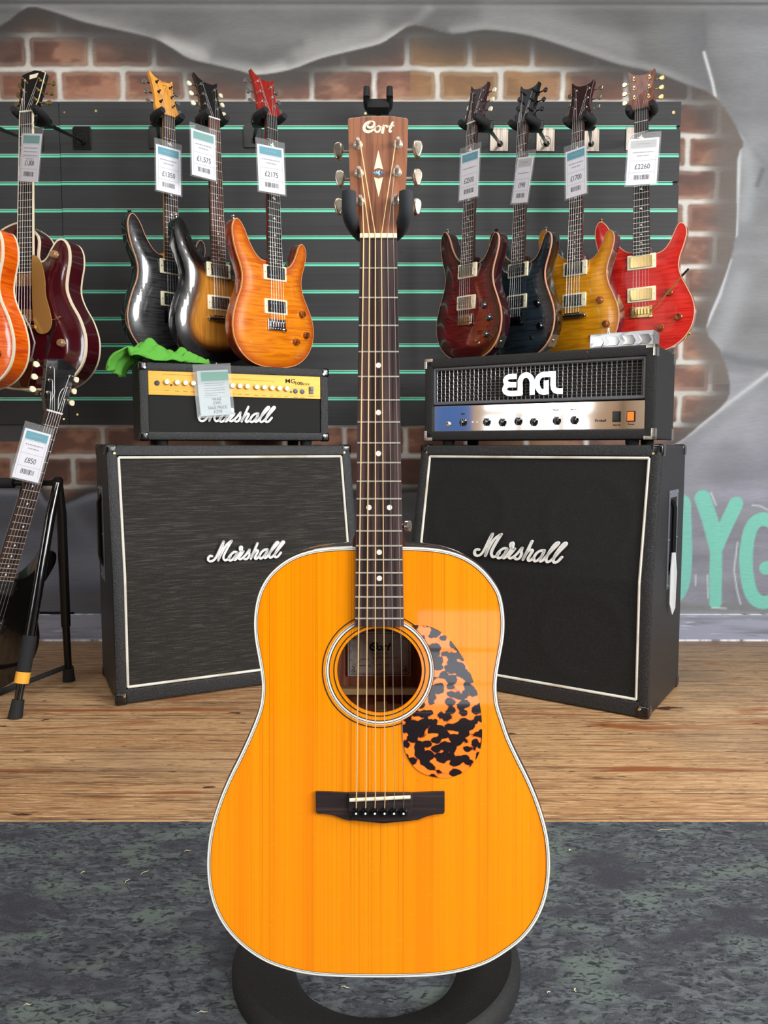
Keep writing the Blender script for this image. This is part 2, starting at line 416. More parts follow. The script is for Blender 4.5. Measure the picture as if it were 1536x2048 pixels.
for i, (y0, y1, z0, z1, c_) in enumerate(((.05, .45, .5, 1.5, (60, 110, 190)), (.55, .9, .6, 1.6, (236, 236, 232)), (1.0, 1.35, .4, 1.3, (40, 40, 44)), (1.45, 1.9, .6, 1.7, (214, 150, 120)))):
    b = MB(); b.box(XL, XL + .02, y0, y1, z0, z1, .003); structure(b.build('reflection_board_%d' % (i + 1), mat('side_reflection_paint_%d' % i, c_, .5)))  # unseen coloured boards, added to be mirrored in the chrome panel
b = MB(); b.box(XL, XR, YR, WALL + .1, CEIL, CEIL + .1); structure(b.build('ceiling', mat('ceiling_paint', (150, 150, 148), 0.8)))
b = MB(); b.box(XL, .14, YR - .1, YR, 0, CEIL); b.box(.60, XR, YR - .1, YR, 0, CEIL); b.box(.14, .60, YR - .1, YR, .47, CEIL)
structure(b.build('wall_rear', mat('dark_rear_paint', (20, 20, 20), .8)))
for i, (x0, x1, z0, z1, c_) in enumerate(((-3.25, -2.75, .2, 1.5, (226, 204, 176)), (-2.7, -2.3, .3, 1.3, (190, 226, 150)), (-2.25, -1.8, .2, 1.5, (232, 214, 196)))):
    b = MB(); b.box(x0, x1, YR, YR + .02, z0, z1, .003); structure(b.build('reflection_board_%d' % (i + 11), mat('rear_reflection_paint_%d' % i, c_, .5)))  # more unseen boards, added for the right part of the chrome panel's reflection
b = MB()
for a, d, e, f_ in ((.14, .155, 0, .47), (.585, .60, 0, .47), (.155, .585, .455, .47), (.155, .585, .27, .285), (.155, .585, 0, .03), (.155, .585, .12, .128)): b.box(a, d, YR - .08, YR - .03, e, f_, .004)
structure(b.build('glare_opening', mat('glare_opening_frame', (50, 50, 52), .4)))  # unseen low opening with bars, shaped to put bright streaks on the acoustic guitar

# mural: a brick wall seen through a torn hole in grey cloth, airbrushed on the plaster (pigment computed per point of the wall)
def WP(pts): return [(P(x, y, WALL).x, P(x, y, WALL).z) for x, y in pts]
def mural():
    x0, x1, z0, z1, st = -1.75, 1.75, 0.0, 2.55, 0.005
    nx = int(round((x1 - x0) / st)) + 1; nz = int(round((z1 - z0) / st)) + 1
    X, Z = np.meshgrid(np.linspace(x0, x1, nx), np.linspace(z0, z1, nz)); X = X.ravel(); Z = Z.ravel()
    rs = np.random.RandomState(3)
    def smooth_noise(fx, fz, octs=3, seed=1):
        r = np.zeros(X.shape); amp = 1; tot = 0
        rr = np.random.RandomState(seed)
        for o in range(octs):
            g = rr.rand(260, 260); u = (X - x0) * fx * 2 ** o; v = (Z - z0) * fz * 2 ** o
            iu = np.floor(u).astype(int); iv = np.floor(v).astype(int); fu = u - iu; fv = v - iv
            fu = fu * fu * (3 - 2 * fu); fv = fv * fv * (3 - 2 * fv); iu %= 259; iv %= 259
            r += amp * ((g[iv, iu] * (1 - fu) + g[iv, iu + 1] * fu) * (1 - fv) + (g[iv + 1, iu] * (1 - fu) + g[iv + 1, iu + 1] * fu) * fv)
            tot += amp; amp *= 0.55
        return r / tot
    def mixc(C, c, a):
        return C * (1 - a[:, None]) + np.array(c, float)[None, :] * a[:, None]
    n1 = smooth_noise(3, 3, 4, 1); n2 = smooth_noise(1.5, 12, 4, 2); n3 = smooth_noise(14, 14, 3, 5); n4 = smooth_noise(2, 2, 3, 9); n5 = smooth_noise(7, 13, 4, 21)
    # cloth pigment
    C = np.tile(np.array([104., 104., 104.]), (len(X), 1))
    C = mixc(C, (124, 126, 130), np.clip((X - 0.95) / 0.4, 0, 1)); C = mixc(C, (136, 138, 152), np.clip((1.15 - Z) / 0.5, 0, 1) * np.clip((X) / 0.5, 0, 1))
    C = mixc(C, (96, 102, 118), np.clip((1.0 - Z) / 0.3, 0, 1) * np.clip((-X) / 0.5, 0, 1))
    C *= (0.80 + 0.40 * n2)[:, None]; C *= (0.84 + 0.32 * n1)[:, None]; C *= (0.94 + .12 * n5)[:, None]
    hole = WP(catmull([(-70,60),(0,52),(55,15),(110,25),(170,45),(260,65),(310,78),(345,97),(380,118),(430,130),(480,142),(515,150),(580,140),(640,118),(700,103),(760,88),(790,70),(830,50),(905,68),(970,60),(1060,72),(1150,100),(1240,130),(1310,145),(1370,168),(1432,195),(1485,281),(1474,320),(1471,470),(1449,554),(1412,655),(1440,700),(1458,756),(1454,800),(1401,848),(1344,892),(1200,960),(820,985),(650,1000),(300,1000),(199,982),(131,1007),(91,1000),(75,979),(0,977),(-70,977)], 3))
    ins = inside(X, Z, hole); dh = seg_dist(X, Z, hole)
    def air(C, pts, wd, c, a, m=None, wsoft=None):
        d = seg_dist(X, Z, WP(pts), False); k = np.exp(-(d / wd) ** 2) * a
        if m is not None: k = k * m
        return mixc(C, c, k)
    out = (~ins).astype(float)
    # folds of the cloth
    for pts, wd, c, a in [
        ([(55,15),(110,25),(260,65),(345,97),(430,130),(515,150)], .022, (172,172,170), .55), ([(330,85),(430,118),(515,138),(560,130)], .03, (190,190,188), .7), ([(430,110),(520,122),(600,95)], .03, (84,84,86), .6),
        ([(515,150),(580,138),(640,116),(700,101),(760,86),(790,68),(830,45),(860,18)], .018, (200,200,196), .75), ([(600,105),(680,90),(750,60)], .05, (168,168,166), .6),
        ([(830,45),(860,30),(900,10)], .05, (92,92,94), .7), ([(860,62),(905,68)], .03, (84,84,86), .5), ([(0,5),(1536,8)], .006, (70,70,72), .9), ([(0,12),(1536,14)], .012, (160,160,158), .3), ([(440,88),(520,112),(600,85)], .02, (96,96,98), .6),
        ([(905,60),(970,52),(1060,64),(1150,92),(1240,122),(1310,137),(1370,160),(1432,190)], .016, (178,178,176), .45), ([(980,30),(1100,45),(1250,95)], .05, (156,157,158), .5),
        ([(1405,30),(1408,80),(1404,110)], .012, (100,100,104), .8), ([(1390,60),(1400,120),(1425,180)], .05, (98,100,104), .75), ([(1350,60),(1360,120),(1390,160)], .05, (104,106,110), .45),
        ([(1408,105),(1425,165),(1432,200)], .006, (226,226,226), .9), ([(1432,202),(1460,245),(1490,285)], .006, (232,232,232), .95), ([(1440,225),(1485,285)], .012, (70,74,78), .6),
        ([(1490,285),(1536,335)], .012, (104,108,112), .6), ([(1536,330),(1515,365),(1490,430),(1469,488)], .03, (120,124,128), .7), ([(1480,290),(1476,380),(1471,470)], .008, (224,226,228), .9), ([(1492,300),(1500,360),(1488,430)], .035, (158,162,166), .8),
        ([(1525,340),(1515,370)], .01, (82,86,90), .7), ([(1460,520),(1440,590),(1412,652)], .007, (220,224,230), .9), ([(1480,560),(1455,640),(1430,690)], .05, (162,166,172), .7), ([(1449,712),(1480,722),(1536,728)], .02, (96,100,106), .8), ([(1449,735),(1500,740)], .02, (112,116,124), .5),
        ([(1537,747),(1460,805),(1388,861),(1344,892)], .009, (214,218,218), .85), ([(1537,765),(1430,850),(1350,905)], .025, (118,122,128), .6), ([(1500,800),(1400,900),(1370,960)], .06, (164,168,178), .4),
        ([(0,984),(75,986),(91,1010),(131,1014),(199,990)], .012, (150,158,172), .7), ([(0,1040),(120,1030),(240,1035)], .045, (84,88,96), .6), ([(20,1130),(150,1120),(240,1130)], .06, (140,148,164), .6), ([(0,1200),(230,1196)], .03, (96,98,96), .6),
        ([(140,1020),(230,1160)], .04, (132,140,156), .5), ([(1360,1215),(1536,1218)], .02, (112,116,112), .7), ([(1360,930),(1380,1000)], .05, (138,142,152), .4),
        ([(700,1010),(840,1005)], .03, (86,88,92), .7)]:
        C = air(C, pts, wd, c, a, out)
    # brick pigment
    base, pitch, bw = WP([(0, 850)])[0][1], 0.1197, 0.2345
    zz = (Z - base) / pitch; row = np.floor(zz).astype(int); fz = (zz - row) * pitch
    wob = (n3 - 0.5) * 0.012
    xoff = WP([(120, 170)])[0][0]; q = (X + wob - xoff - np.where((row - 10) % 2 == 0, 0.0, 0.5) * bw) / bw
    cidx = np.floor(q).astype(int); fx = (q - cidx) * bw
    fz2 = fz + wob * 0.8
    dm = np.minimum(np.minimum(fx, bw - fx), np.minimum(fz2, pitch - fz2))
    dm = dm - .5 * np.maximum(0, .022 - np.hypot(np.minimum(fx, bw - fx), np.minimum(fz2, pitch - fz2)))
    mort = 1 - np.clip((dm - 0.005) / 0.009, 0, 1)
    hsh = np.abs(np.sin(row * 12.9898 + cidx * 78.233) * 43758.5453) % 1.0
    B = np.tile(np.array([140., 92., 72.]), (len(X), 1))
    B = mixc(B, (116, 74, 58), np.clip(hsh * 1.1, 0, 1)); B = mixc(B, (196, 142, 112), np.clip((n5 - 0.53) * 5, 0, .75)); B = mixc(B, (84, 54, 44), np.clip((0.46 - n5) * 4, 0, .7))
    B = mixc(B, (158, 120, 66), np.clip((n4 - 0.5) * 4, 0, 0.6) * (X > 0.1) * (X < 0.7))
    B = mixc(B, (196, 186, 172), np.exp(-((dm - 0.018) / 0.006) ** 2) * np.clip((n1 - .45) * 3, 0, .45))
    mc = np.tile(np.array([196., 194., 188.]), (len(X), 1)) * (0.86 + 0.22 * n3)[:, None]
    B = B * .84 * (1 - mort[:, None]) + mc * mort[:, None]
    top = np.array(hole)
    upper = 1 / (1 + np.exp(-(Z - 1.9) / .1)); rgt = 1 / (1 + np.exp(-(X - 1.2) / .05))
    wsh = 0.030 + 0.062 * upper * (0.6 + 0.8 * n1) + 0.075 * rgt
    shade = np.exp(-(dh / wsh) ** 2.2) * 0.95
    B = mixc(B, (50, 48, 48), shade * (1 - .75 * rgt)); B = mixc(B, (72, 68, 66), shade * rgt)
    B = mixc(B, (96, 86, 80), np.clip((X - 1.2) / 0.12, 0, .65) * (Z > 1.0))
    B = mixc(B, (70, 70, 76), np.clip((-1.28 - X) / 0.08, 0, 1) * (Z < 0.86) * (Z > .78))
    soft = np.clip(dh / 0.004, 0, 1) * 0.5 + 0.5
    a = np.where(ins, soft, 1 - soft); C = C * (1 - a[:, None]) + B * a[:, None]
    # sea-green letters and their white ticks
    def letter(C, pts, wd, c=(118, 206, 188), a=1.0, edge=0.004):
        d = seg_dist(X, Z, WP(pts), False); return mixc(C, c, np.clip((wd / 2 - d) / edge + 0.5, 0, 1) * a * (0.9 + 0.1 * n3))
    k = 1 / 514.0
    C = letter(C, catmull([(1360,1010),(1362,1120),(1352,1180),(1310,1206),(1280,1180),(1268,1120),(1268,1010)], 4, False), 44 * k, (120, 205, 190))
    C = letter(C, [(1405,996),(1420,1040),(1433,1090)], 32 * k); C = letter(C, [(1472,1008),(1452,1050),(1434,1090)], 29 * k); C = letter(C, [(1432,1085),(1431,1205)], 25 * k)
    C = letter(C, catmull([(1560,1060),(1540,1042),(1518,1040),(1500,1062),(1492,1120),(1500,1180),(1520,1204),(1545,1200),(1560,1180),(1560,1136),(1532,1136)], 4, False), 27 * k)
    for pts in ([(1475,1085),(1468,1140),(1474,1180),(1481,1208)], [(1422,985),(1432,1010)], [(1424,1215),(1452,1217)], [(1505,1010),(1520,1012),(1536,1020)], [(1415,1150),(1416,1195)], [(1391,1150),(1391,1170)]):
        C = letter(C, pts, 3.0 * k, (206, 226, 226), .8)
    C = np.where(ins[:, None], C, C * .9); C = np.clip(C, 0, 255) / 255; C = np.where(C <= 0.04045, C / 12.92, ((C + 0.055) / 1.055) ** 2.4)
    me = bpy.data.meshes.new('wall_back'); nv = nx * nz
    co = np.empty((nv, 3), np.float32); co[:, 0] = X; co[:, 1] = WALL; co[:, 2] = Z
    me.vertices.add(nv); me.vertices.foreach_set('co', co.ravel())
    ii, jj = np.meshgrid(np.arange(nx - 1), np.arange(nz - 1)); a0 = (jj * nx + ii).ravel()
    quads = np.stack([a0, a0 + 1, a0 + nx + 1, a0 + nx], 1).astype(np.int32)
    nf = len(quads); me.loops.add(nf * 4); me.loops.foreach_set('vertex_index', quads.ravel()); me.polygons.add(nf)
    me.polygons.foreach_set('loop_start', np.arange(0, nf * 4, 4, dtype=np.int32)); me.update(calc_edges=True)
    ca = me.color_attributes.new('pigment', 'FLOAT_COLOR', 'POINT'); rgba = np.ones((nv, 4), np.float32); rgba[:, :3] = C; ca.data.foreach_set('color', rgba.ravel())
    m = bpy.data.materials.new('mural_paint'); m.use_nodes = True; N = m.node_tree.nodes; L = m.node_tree.links
    at = N.new('ShaderNodeAttribute'); at.attribute_name = 'pigment'; bs = N['Principled BSDF']; bs.inputs['Roughness'].default_value = 0.6
    tc = N.new('ShaderNodeTexCoord'); mp = N.new('ShaderNodeMapping'); mp.inputs['Scale'].default_value = (30, 1, 140); nz_ = N.new('ShaderNodeTexNoise'); nz_.inputs['Scale'].default_value = 1; nz_.inputs['Detail'].default_value = 5
    L.new(tc.outputs['Object'], mp.inputs[0]); L.new(mp.outputs[0], nz_.inputs[0])
    mr = N.new('ShaderNodeMapRange'); mr.inputs[1].default_value = .3; mr.inputs[2].default_value = .7; mr.inputs[3].default_value = .93; mr.inputs[4].default_value = 1.07; L.new(nz_.outputs[0], mr.inputs[0])
    vm = N.new('ShaderNodeVectorMath'); vm.operation = 'SCALE'; L.new(at.outputs['Color'], vm.inputs[0]); L.new(mr.outputs[0], vm.inputs['Scale']); L.new(vm.outputs[0], bs.inputs['Base Color'])
    me.materials.append(m); o = bpy.data.objects.new('wall_back', me); col.objects.link(o); structure(o)
mural()
b = MB(); b.box(XL, -1.75, WALL, WALL + .02, 0, CEIL); b.box(1.75, XR, WALL, WALL + .02, 0, CEIL); b.box(-1.75, 1.75, WALL, WALL + .02, 2.55, CEIL); b.box(-1.75, 1.75, WALL + .006, WALL + .1, 0, 2.55)
structure(b.build('wall_back_surround', grey_paint)).name = 'wall_behind'
skirt = mat('painted_skirting', (142, 146, 164), 0.55, tex=[('noise', (3, 3, 40), (108, 112, 122), 0.45, 0.7, 4), ('noise', (8, 3, 60), (172, 178, 196), 0.6, 0.75, 4)])
bh = P(1450, 1230, WALL - .015).z
b = MB(); b.box(XL, XR, WALL - .015, WALL, 0.0, bh, 0.003)
b.box(XL, XR, WALL - .017, WALL - .0148, 0.0, 0.007, 0.0, 1); b.box(XL, XR, WALL - .0155, WALL - .001, bh, bh + .0022, 0.0, 1)
structure(b.build('baseboard_back', [skirt, mat('chipped_white_paint', (226, 228, 232), 0.6, tex=[('noise', (18, 3, 3), (120, 122, 130), 0.5, 0.6, 3)])]))

# ------------------------------------------------------------ slatwall
SY = 2.972
slat = mat('charcoal_slatwall_board', (60, 61, 63), 0.6, spec=0.3, tex=[('noise', (2, 2, 90), (54, 55, 57), 0.4, 0.7, 4)])
greenpvc = mat('sea_green_pvc_insert', (112, 220, 186), 0.35)
gpale = mat('pale_green_pvc_lip', (170, 216, 200), 0.35)
zt, zb = P(700, 203, SY).z, P(700, 849, SY).z
xr = P(1363, 203, SY).x; xl = -2.3; xj = P(127, 500, SY).x
lines = [254, 310, 365.5, 420, 474, 528, 582.5, 636.5, 689.5, 743, 796.5]
zs = [P(700, y + 1.0, SY).z for y in lines]
sw = thing('slatwall', 'charcoal slatwall panel with sea green grooves screwed over the brick mural', 'slatwall', frame((0, SY, zb), 0))
def slat_boards(x0, x1, dz):
    b = MB(); prev = zt - zb
    for z in zs:
        z = z - zb + dz; b.box(x0, x1, 0, 0.012, z + 0.0068, prev, 0.0008); prev = z - 0.0068
    b.box(x0, x1, 0, 0.012, 0, prev, 0.0008); b.box(x0, x1, 0.0121, 0.0175, 0, zt - zb)
    return b
slat_boards(xj + .001, xr, 0).build('slat_board', slat, sw); slat_boards(xl, xj - .001, -0.0012).build('slat_board', slat, sw)
for (x0, x1, dz) in ((xj + .001, xr - .004, 0), (xl, xj - .001, -.0012)):
    for z in zs:
        z = z - zb + dz; b = MB()
        xe = x1 if x1 < 0 else x1 - random.choice((0, 0, .012, .02))
        b.box(x0, xe, 0.0095, 0.0115, z - .0066, z + .0066, 0, 0); b.box(x0, xe, -.0012, 0.0095, z - .0066, z + .0006, 0.0006, 0)
        b.box(x0, xe, -.0012, 0.0095, z + .0042, z + .0066, 0.0004, 1)
        b.build('groove_insert', [greenpvc, gpale], sw)
for (px, py, sc) in ((192, 222, 1), (129, 225, .8), (1347, 225, 1.3), (155, 829, .9), (128, 838, .8), (731, 227, 1), (803, 504, .5), (803, 776, .5)):
    p = P(px, py, SY); b = MB(); b.lathe([(0.0001, -.003), (.004 * sc, -.002), (.0048 * sc, 0.001)], (p.x, 0, p.z - zb), (0, -1, 0), 10)
    b.build('screw', goldm if sc > .6 else inkblack, sw)

# ------------------------------------------------------------ electric guitars
CM = 0.01
SOLID = [(-3,33.6),(-5,34.0),(-7.2,35.8),(-9.2,38.8),(-10.8,42.2),(-12.2,44.2),(-13.6,45.1),(-14.8,44.2),(-15.5,41.8),(-15.2,38.2),(-14.2,34.6),(-12.9,31.2),(-12.3,28),(-12.9,24.5),(-14.6,20.5),(-16.1,16),(-16.6,12),(-15.6,7.5),(-12.8,3.6),(-8.5,1.0),(-3,0),
         (3,0),(8.5,1.0),(12.8,3.6),(15.6,7.5),(16.6,12),(16.1,16),(14.4,20),(12.4,24),(11.6,27.5),(12.0,30.5),(13.2,34),(14.0,37.4),(13.6,39.8),(12.3,40.9),(11.0,40.0),(9.9,37.6),(8.6,35.0),(6.8,33.0),(4.5,32.2),(2.8,32.2)]
HOLLOW = [(-3,50.2),(-8,49.6),(-12.2,47.2),(-14.4,43),(-14.7,38),(-13.8,33.5),(-13.4,30),(-15,26),(-18.2,21),(-20.2,15),(-19.4,8.5),(-15.2,3.3),(-8.5,.5),(0,0),(8.5,.5),(15.2,3.3),(19.4,8.5),(20.2,15),(18.2,21),(15,26),(13.4,30),(13.6,34),(14.3,38),(14.0,42),(12.2,44.6),(9.8,44.6),(7.8,42.4),(6.0,39.6),(4.2,38.6),(3.1,40),(3.0,46)]
TWIN = [(-3,45),(-6,45),(-9,47.5),(-12,48),(-14,45),(-14.6,40),(-13.8,35),(-13.6,31),(-15,27),(-18.2,21.5),(-20.2,15),(-19.4,8.5),(-15.2,3.3),(-8.5,.5),(0,0),(8.5,.5),(15.2,3.3),(19.4,8.5),(20.2,15),(18.2,21.5),(15,27),(13.6,31),(13.8,35),(14.6,40),(14,45),(12,48),(9,47.5),(6,45),(3,45)]
HEAD = [(-2.2,0),(-3.4,1.0),(-4.4,2.4),(-4.1,5),(-4.1,8),(-4.4,11),(-4.9,14.3),(-3.3,13.0),(-1.4,12.2),(.6,12.0),(2.4,12.3),(3.7,13.2),(3.4,10),(3.3,7),(3.7,4),(4.6,1.6),(3.6,.8),(2.2,0)]
HEADR = [(-x, z) for x, z in HEAD][::-1]
HEADW = [(-2.2,0),(-2.6,1.5),(-3.5,3.6),(-3.9,8),(-4.3,12.8),(-3.0,13.4),(0,14.2),(3.0,13.4),(4.3,12.8),(3.9,8),(3.5,3.6),(2.6,1.5),(2.2,0)]
def flame(name, c, dark, edge=None, ew=0.035, mult=5.0):
    tx = [('wavy', (7, 7, 95), dark, 0.42, 0.68, 3)]
    if edge: tx.append(('attr', 'edge_distance', edge, ew, 0.0, 0))
    return mat(name, c, 0.22, coat=1.0, tex=tx, coat_rough=0.02)
def guitar_frame(B_, N_, yaw):
    Z = (N_ - B_).normalized(); n = Vector((math.sin(R(yaw)), -math.cos(R(yaw)), 0))
    Y = -(n - Z * n.dot(Z)).normalized(); X = Y.cross(Z)
    M = Matrix.Identity(4)
    for i, v in enumerate((X, Y, Z)):
        for j in range(3): M[j][i] = v[j]
    M.translation = B_
    return M
FRZ = lambda nut, sc, k: nut - sc * (1 - 2 ** (-k / 12))
def electric(name, label, B_, N_, yaw, nut=0.777, outline=SOLID, T=0.046, top=None, side=None, bind=cream, rearbind=False, neckm=None, headm=None, head=HEAD,
             hw=nickel, button=None, cover=nickel, ringm=ivory, bridge='plate', knobs=(), knobm=None, inlay='dot', fbm=rosewood, frets=24, dome=0.0075,
             fbind=None, pick=(30.0, 19.4), brz=14.2, extra=None, head_logo=None, switch=None, headtilt=13, strap=True, board_end=31.6, group='electric guitars hanging on the slatwall'):
    M = guitar_frame(B_, N_, yaw); sc = (N_ - B_).length / nut
    M = M @ Matrix.Scale(sc, 4)
    g = thing(name, label, 'electric guitar', M, group)
    ol = [(x * CM, z * CM) for x, z in outline]; ol = catmull(ol, 4)
    side = side or top
    # sides and back
    b = MB(); rings = [(0.0, 0.0015), (0.0, T - .007), (.0022, T - .0022), (.007, T)] if not rearbind else [(0, .0015), (0, T - .004)]
    k = len(ol)
    for d, y in rings: b.v += [(x, y, z) for x, z in (offset(ol, d) if d else ol)]
    for i in range(len(rings) - 1):
        for j in range(k): b.f.append([i * k + j, i * k + (j + 1) % k, (i + 1) * k + (j + 1) % k, (i + 1) * k + j]); b.m.append(0); b.sm.append(True)
    b.f.append([(len(rings) - 1) * k + j for j in range(k)]); b.m.append(0); b.sm.append(False)
    b.build('body', side, g)
    v, t, d = plate(ol, (), 0.012, dome, 0.055 if T < .06 else .07)
    b = MB().add(v, t, 0, True); o = b.build('carved_top', top, g)
    add_attr(o, 'edge_distance', seg_dist(np.array([p.co.x for p in o.data.vertices]), np.array([p.co.z for p in o.data.vertices]), ol))
    def bindring(y0, y1, wd, nm):
        b = MB(); q = offset(ol, wd)
        for pts, y in ((q, y0 - .0005), (ol, y0 - .0003), (ol, y1)): b.v += [(x, y, z) for x, z in (pts if pts is not ol else offset(ol, -.0005))]
        for i in range(2):
            for j in range(k): b.f.append([i * k + j, i * k + (j + 1) % k, (i + 1) * k + (j + 1) % k, (i + 1) * k + j]); b.m.append(0); b.sm.append(True)
        b.build(nm, bind, g)
    if bind: bindring(-.0006 if True else 0, .0045 if T < .06 else .006, .0018 if T < .06 else .005, 'binding')
    if rearbind: bindring(T - .006, T + .0005, .003, 'back_binding')
    # neck, fretboard
    yt = -dome - .006; zb_ = board_end * CM
    b = MB(); neckm = neckm or side; secs = []
    for z, wd, th in ((zb_ - .01, .056, .024), (0.42, .0545, .022), (nut - .02, .0445, .019), (nut + .006, .042, .017)):
        secs.append([(wd / 2 * math.cos(a), yt + .0045 + th * math.sin(a) * 0.98, z) for a in [math.pi * i / 10 for i in range(11)]])
    vs = [p for s_ in secs for p in s_]; fs = []
    for i in range(3):
        for j in range(10): fs.append((i * 11 + j, i * 11 + j + 1, (i + 1) * 11 + j + 1, (i + 1) * 11 + j))
        fs.append((i * 11 + 10, i * 11, (i + 1) * 11, (i + 1) * 11 + 10))
    fs.append(tuple(range(11))); b.add(vs, fs, 0, True)
    b.prism([(-.028, zb_ - .045), (.028, zb_ - .045), (.028, zb_ + .03), (-.028, zb_ + .03)], yt + .006, T * .55, 'y', .006)
    b.build('neck', neckm, g)
    scale = nut - brz * CM
    w0, w1 = .0215, .0282
    wat = lambda z: w0 + (w1 - w0) * (nut - z) / (nut - zb_)
    b = MB(); b.prism([(-wat(zb_), zb_), (wat(zb_), zb_), (w0, nut), (-w0, nut)], yt, yt + .006, 'y', .0008)
    for kf in range(1, frets + 1):
        z = FRZ(nut, scale, kf)
        if z < zb_ + .003: break
        b.box(-wat(z) + .0006, wat(z) - .0006, yt - .0009, yt + .0005, z - .0008, z + .0008, 0, 1)
    for kf in (3, 5, 7, 9, 12, 15, 17, 19, 21):
        za = FRZ(nut, scale, kf); zc = (za + FRZ(nut, scale, kf - 1)) / 2; h = (FRZ(nut, scale, kf - 1) - za)
        if zc < zb_ + .01 or inlay == 'none': continue
        if inlay == 'dot': b.lathe([(.0028, 0), (.0028, .0005)], (0 if kf != 12 else .008, yt + .0001, zc), (0, -1, 0), 10, 2, False)
        elif inlay == 'bird':
            q = h * .33; b.prism([(-q * 1.2, zc + q * .2), (-q * .2, zc - q * .25), (q * 1.1, zc - q * .5), (q * .3, zc + q * .15), (q * .2, zc + q * .9), (-q * .3, zc + q * .3)], yt - .0004, yt, 'y', 0, 2)
    if fbind:
        b.prism([(wat(zb_), zb_ - .001), (wat(zb_) + .0028, zb_ - .001), (w0 + .0028, nut), (w0, nut)], yt - .0004, yt + .0062, 'y', 0, 3)
        b.prism([(-wat(zb_), zb_ - .001), (-wat(zb_) - .0016, zb_ - .001), (-w0 - .0016, nut), (-w0, nut)], yt - .0004, yt + .0062, 'y', 0, 3)
        b.box(-wat(zb_) - .0016, wat(zb_) + .0028, yt - .0004, yt + .006, zb_ - .003, zb_, 0, 3)
    b.build('fretboard', [fbm, fretm, white_pl, fbind or white_pl], g)
    b = MB(); b.box(-w0 - .0005, w0 + .0005, yt - .0022, yt + .004, nut, nut + .0045, .0006); b.build('nut', ivory if fbind or inlay == 'none' else white_pl if button is ivory else inkblack, g)
    # headstock, tilted back
    tilt = Matrix.Translation((0, yt + .004, nut)) @ Matrix.Rotation(R(-headtilt), 4, 'X') @ Matrix.Translation((0, -(yt + .004), -nut))
    b = MB(); b.M = tilt; skew = .25 if head is HEAD else 0; hp = catmull([(x * CM, nut + z * CM) for x, z in head], 3) if head is not HEADW else [(x * CM, nut + z * CM) for x, z in head]
    b.prism(hp, yt + .004, yt + .0175, 'y', .0012)
    hs = b.build('headstock', headm or neckm, g)
    if head_logo: head_logo(hs, tilt, yt, nut)
    # tuners
    tz = (4.0, 7.2, 10.4)
    for sgn in (-1, 1):
        for i, z in enumerate(tz):
            xx = sgn * (.0225 + .0012 * i + (.004 if head is HEADW else 0)) - skew * .0035 * i; zz = nut + z * CM + (0.006 if sgn < 0 else 0)
            b = MB(); b.M = tilt
            b.lathe([(.0048, 0), (.0048, .0016), (.0026, .002), (.0021, .006), (.0028, .0095), (.0026, .0118)], (xx, yt + .004, zz), (0, -1, 0), 12)
            xe = sgn * ((.050 if head is not HEADW else .050) + .0008 * i) - skew * .004 * i
            b.tube([(xx, yt + .021, zz), (xe, yt + .021, zz)], .0022, 8)
            b.box(min(xx - .006, xx + .006), xx + .006, yt + .0174, yt + .026, zz - .008, zz + .008, .002)
            tn = b.build('tuner', hw, g)
            b = MB(); b.M = tilt @ Matrix.Translation((xe + sgn * .007, yt + .021, zz)); q = catmull([(-.007, -.003), (-.007, .003), (0, .0075), (.007, .006), (.0085, 0), (.007, -.006), (0, -.0075)], 3)
            q = [(x * sgn, z) for x, z in q]; b.prism(q, -.0032, .0032, 'y', .0015); b.build('tuner_button', button or hw, tn)
    # pickups
    yp = -dome
    for i, z in enumerate(pick):
        z *= CM
        if z < board_end * CM + .03:
            b = MB(); b.box(-.0465, .0465, yp - .0045, yp + .004, z - .0243, z + .0243, .0035)
            for a in (-1, 1): b.lathe([(.0018, 0), (.0016, .0012)], (a * .042, yp - .0043, z), (0, -1, 0), 8, 1)
            pk = b.build('pickup', [ringm, hw], g)
            b = MB(); b.box(-.035, .035, yp - .0085, yp, z - .0185, z + .0185, .002)
            for s_ in range(6):
                xx = -.026 + s_ * .0104
                b.lathe([(.0022, 0), (.0018, .0013)], (xx, yp - .0084, z + (.0095 if i == 0 else -.0095)), (0, -1, 0), 8, 1)
                if cover is inkblack: b.lathe([(.0022, 0), (.0018, .0008)], (xx, yp - .0084, z - (.0095 if i == 0 else -.0095)), (0, -1, 0), 8, 1)
            b.build('pickup_cover', [cover, hw if cover is not inkblack else chrome], pk)
    # bridge
    z = brz * CM; ys = yp - .012
    b = MB()
    if bridge == 'plate':
        b.box(-.036, .036, yp - .006, yp - .002, z - .024, z + .012, .0015)
        for s_ in range(6): xx = -.0262 + s_ * .01048; b.box(xx - .0046, xx + .0046, yp - .0115, yp - .0055, z - .014, z + .004, .0012); b.lathe([(.002, 0), (.0018, .003)], (xx, yp - .006, z - .018), (0, -1, 0), 8)
        b.lathe([(.006, -.004), (.0062, .004), (.004, .006)], (.03, yp - .006, z - .0215), (0, -1, 0), 12)
        for a in (-1, 1): b.lathe([(.004, -.006), (.004, .002)], (a * .031, yp - .004, z + .01), (0, -1, 0), 10)
    elif bridge == 'bar':
        for s_ in range(6): xx = -.0262 + s_ * .01048; b.box(xx - .0048, xx + .0048, yp - .013, yp - .0055, z - .008, z + .010, .0015)
        b.tube([(-.047, yp - .007, z), (-.03, yp - .009, z), (.03, yp - .009, z), (.047, yp - .007, z)], [.007, .0072, .0072, .007], 10)
        for a in (-1, 1): b.lathe([(.0065, -.008), (.0065, .003), (.005, .005)], (a * .043, yp - .007, z), (0, -1, 0), 12)
    elif bridge == 'tune':
        b.tube([(-.045, yp - .012, z), (.045, yp - .012, z)], .0052, 10)
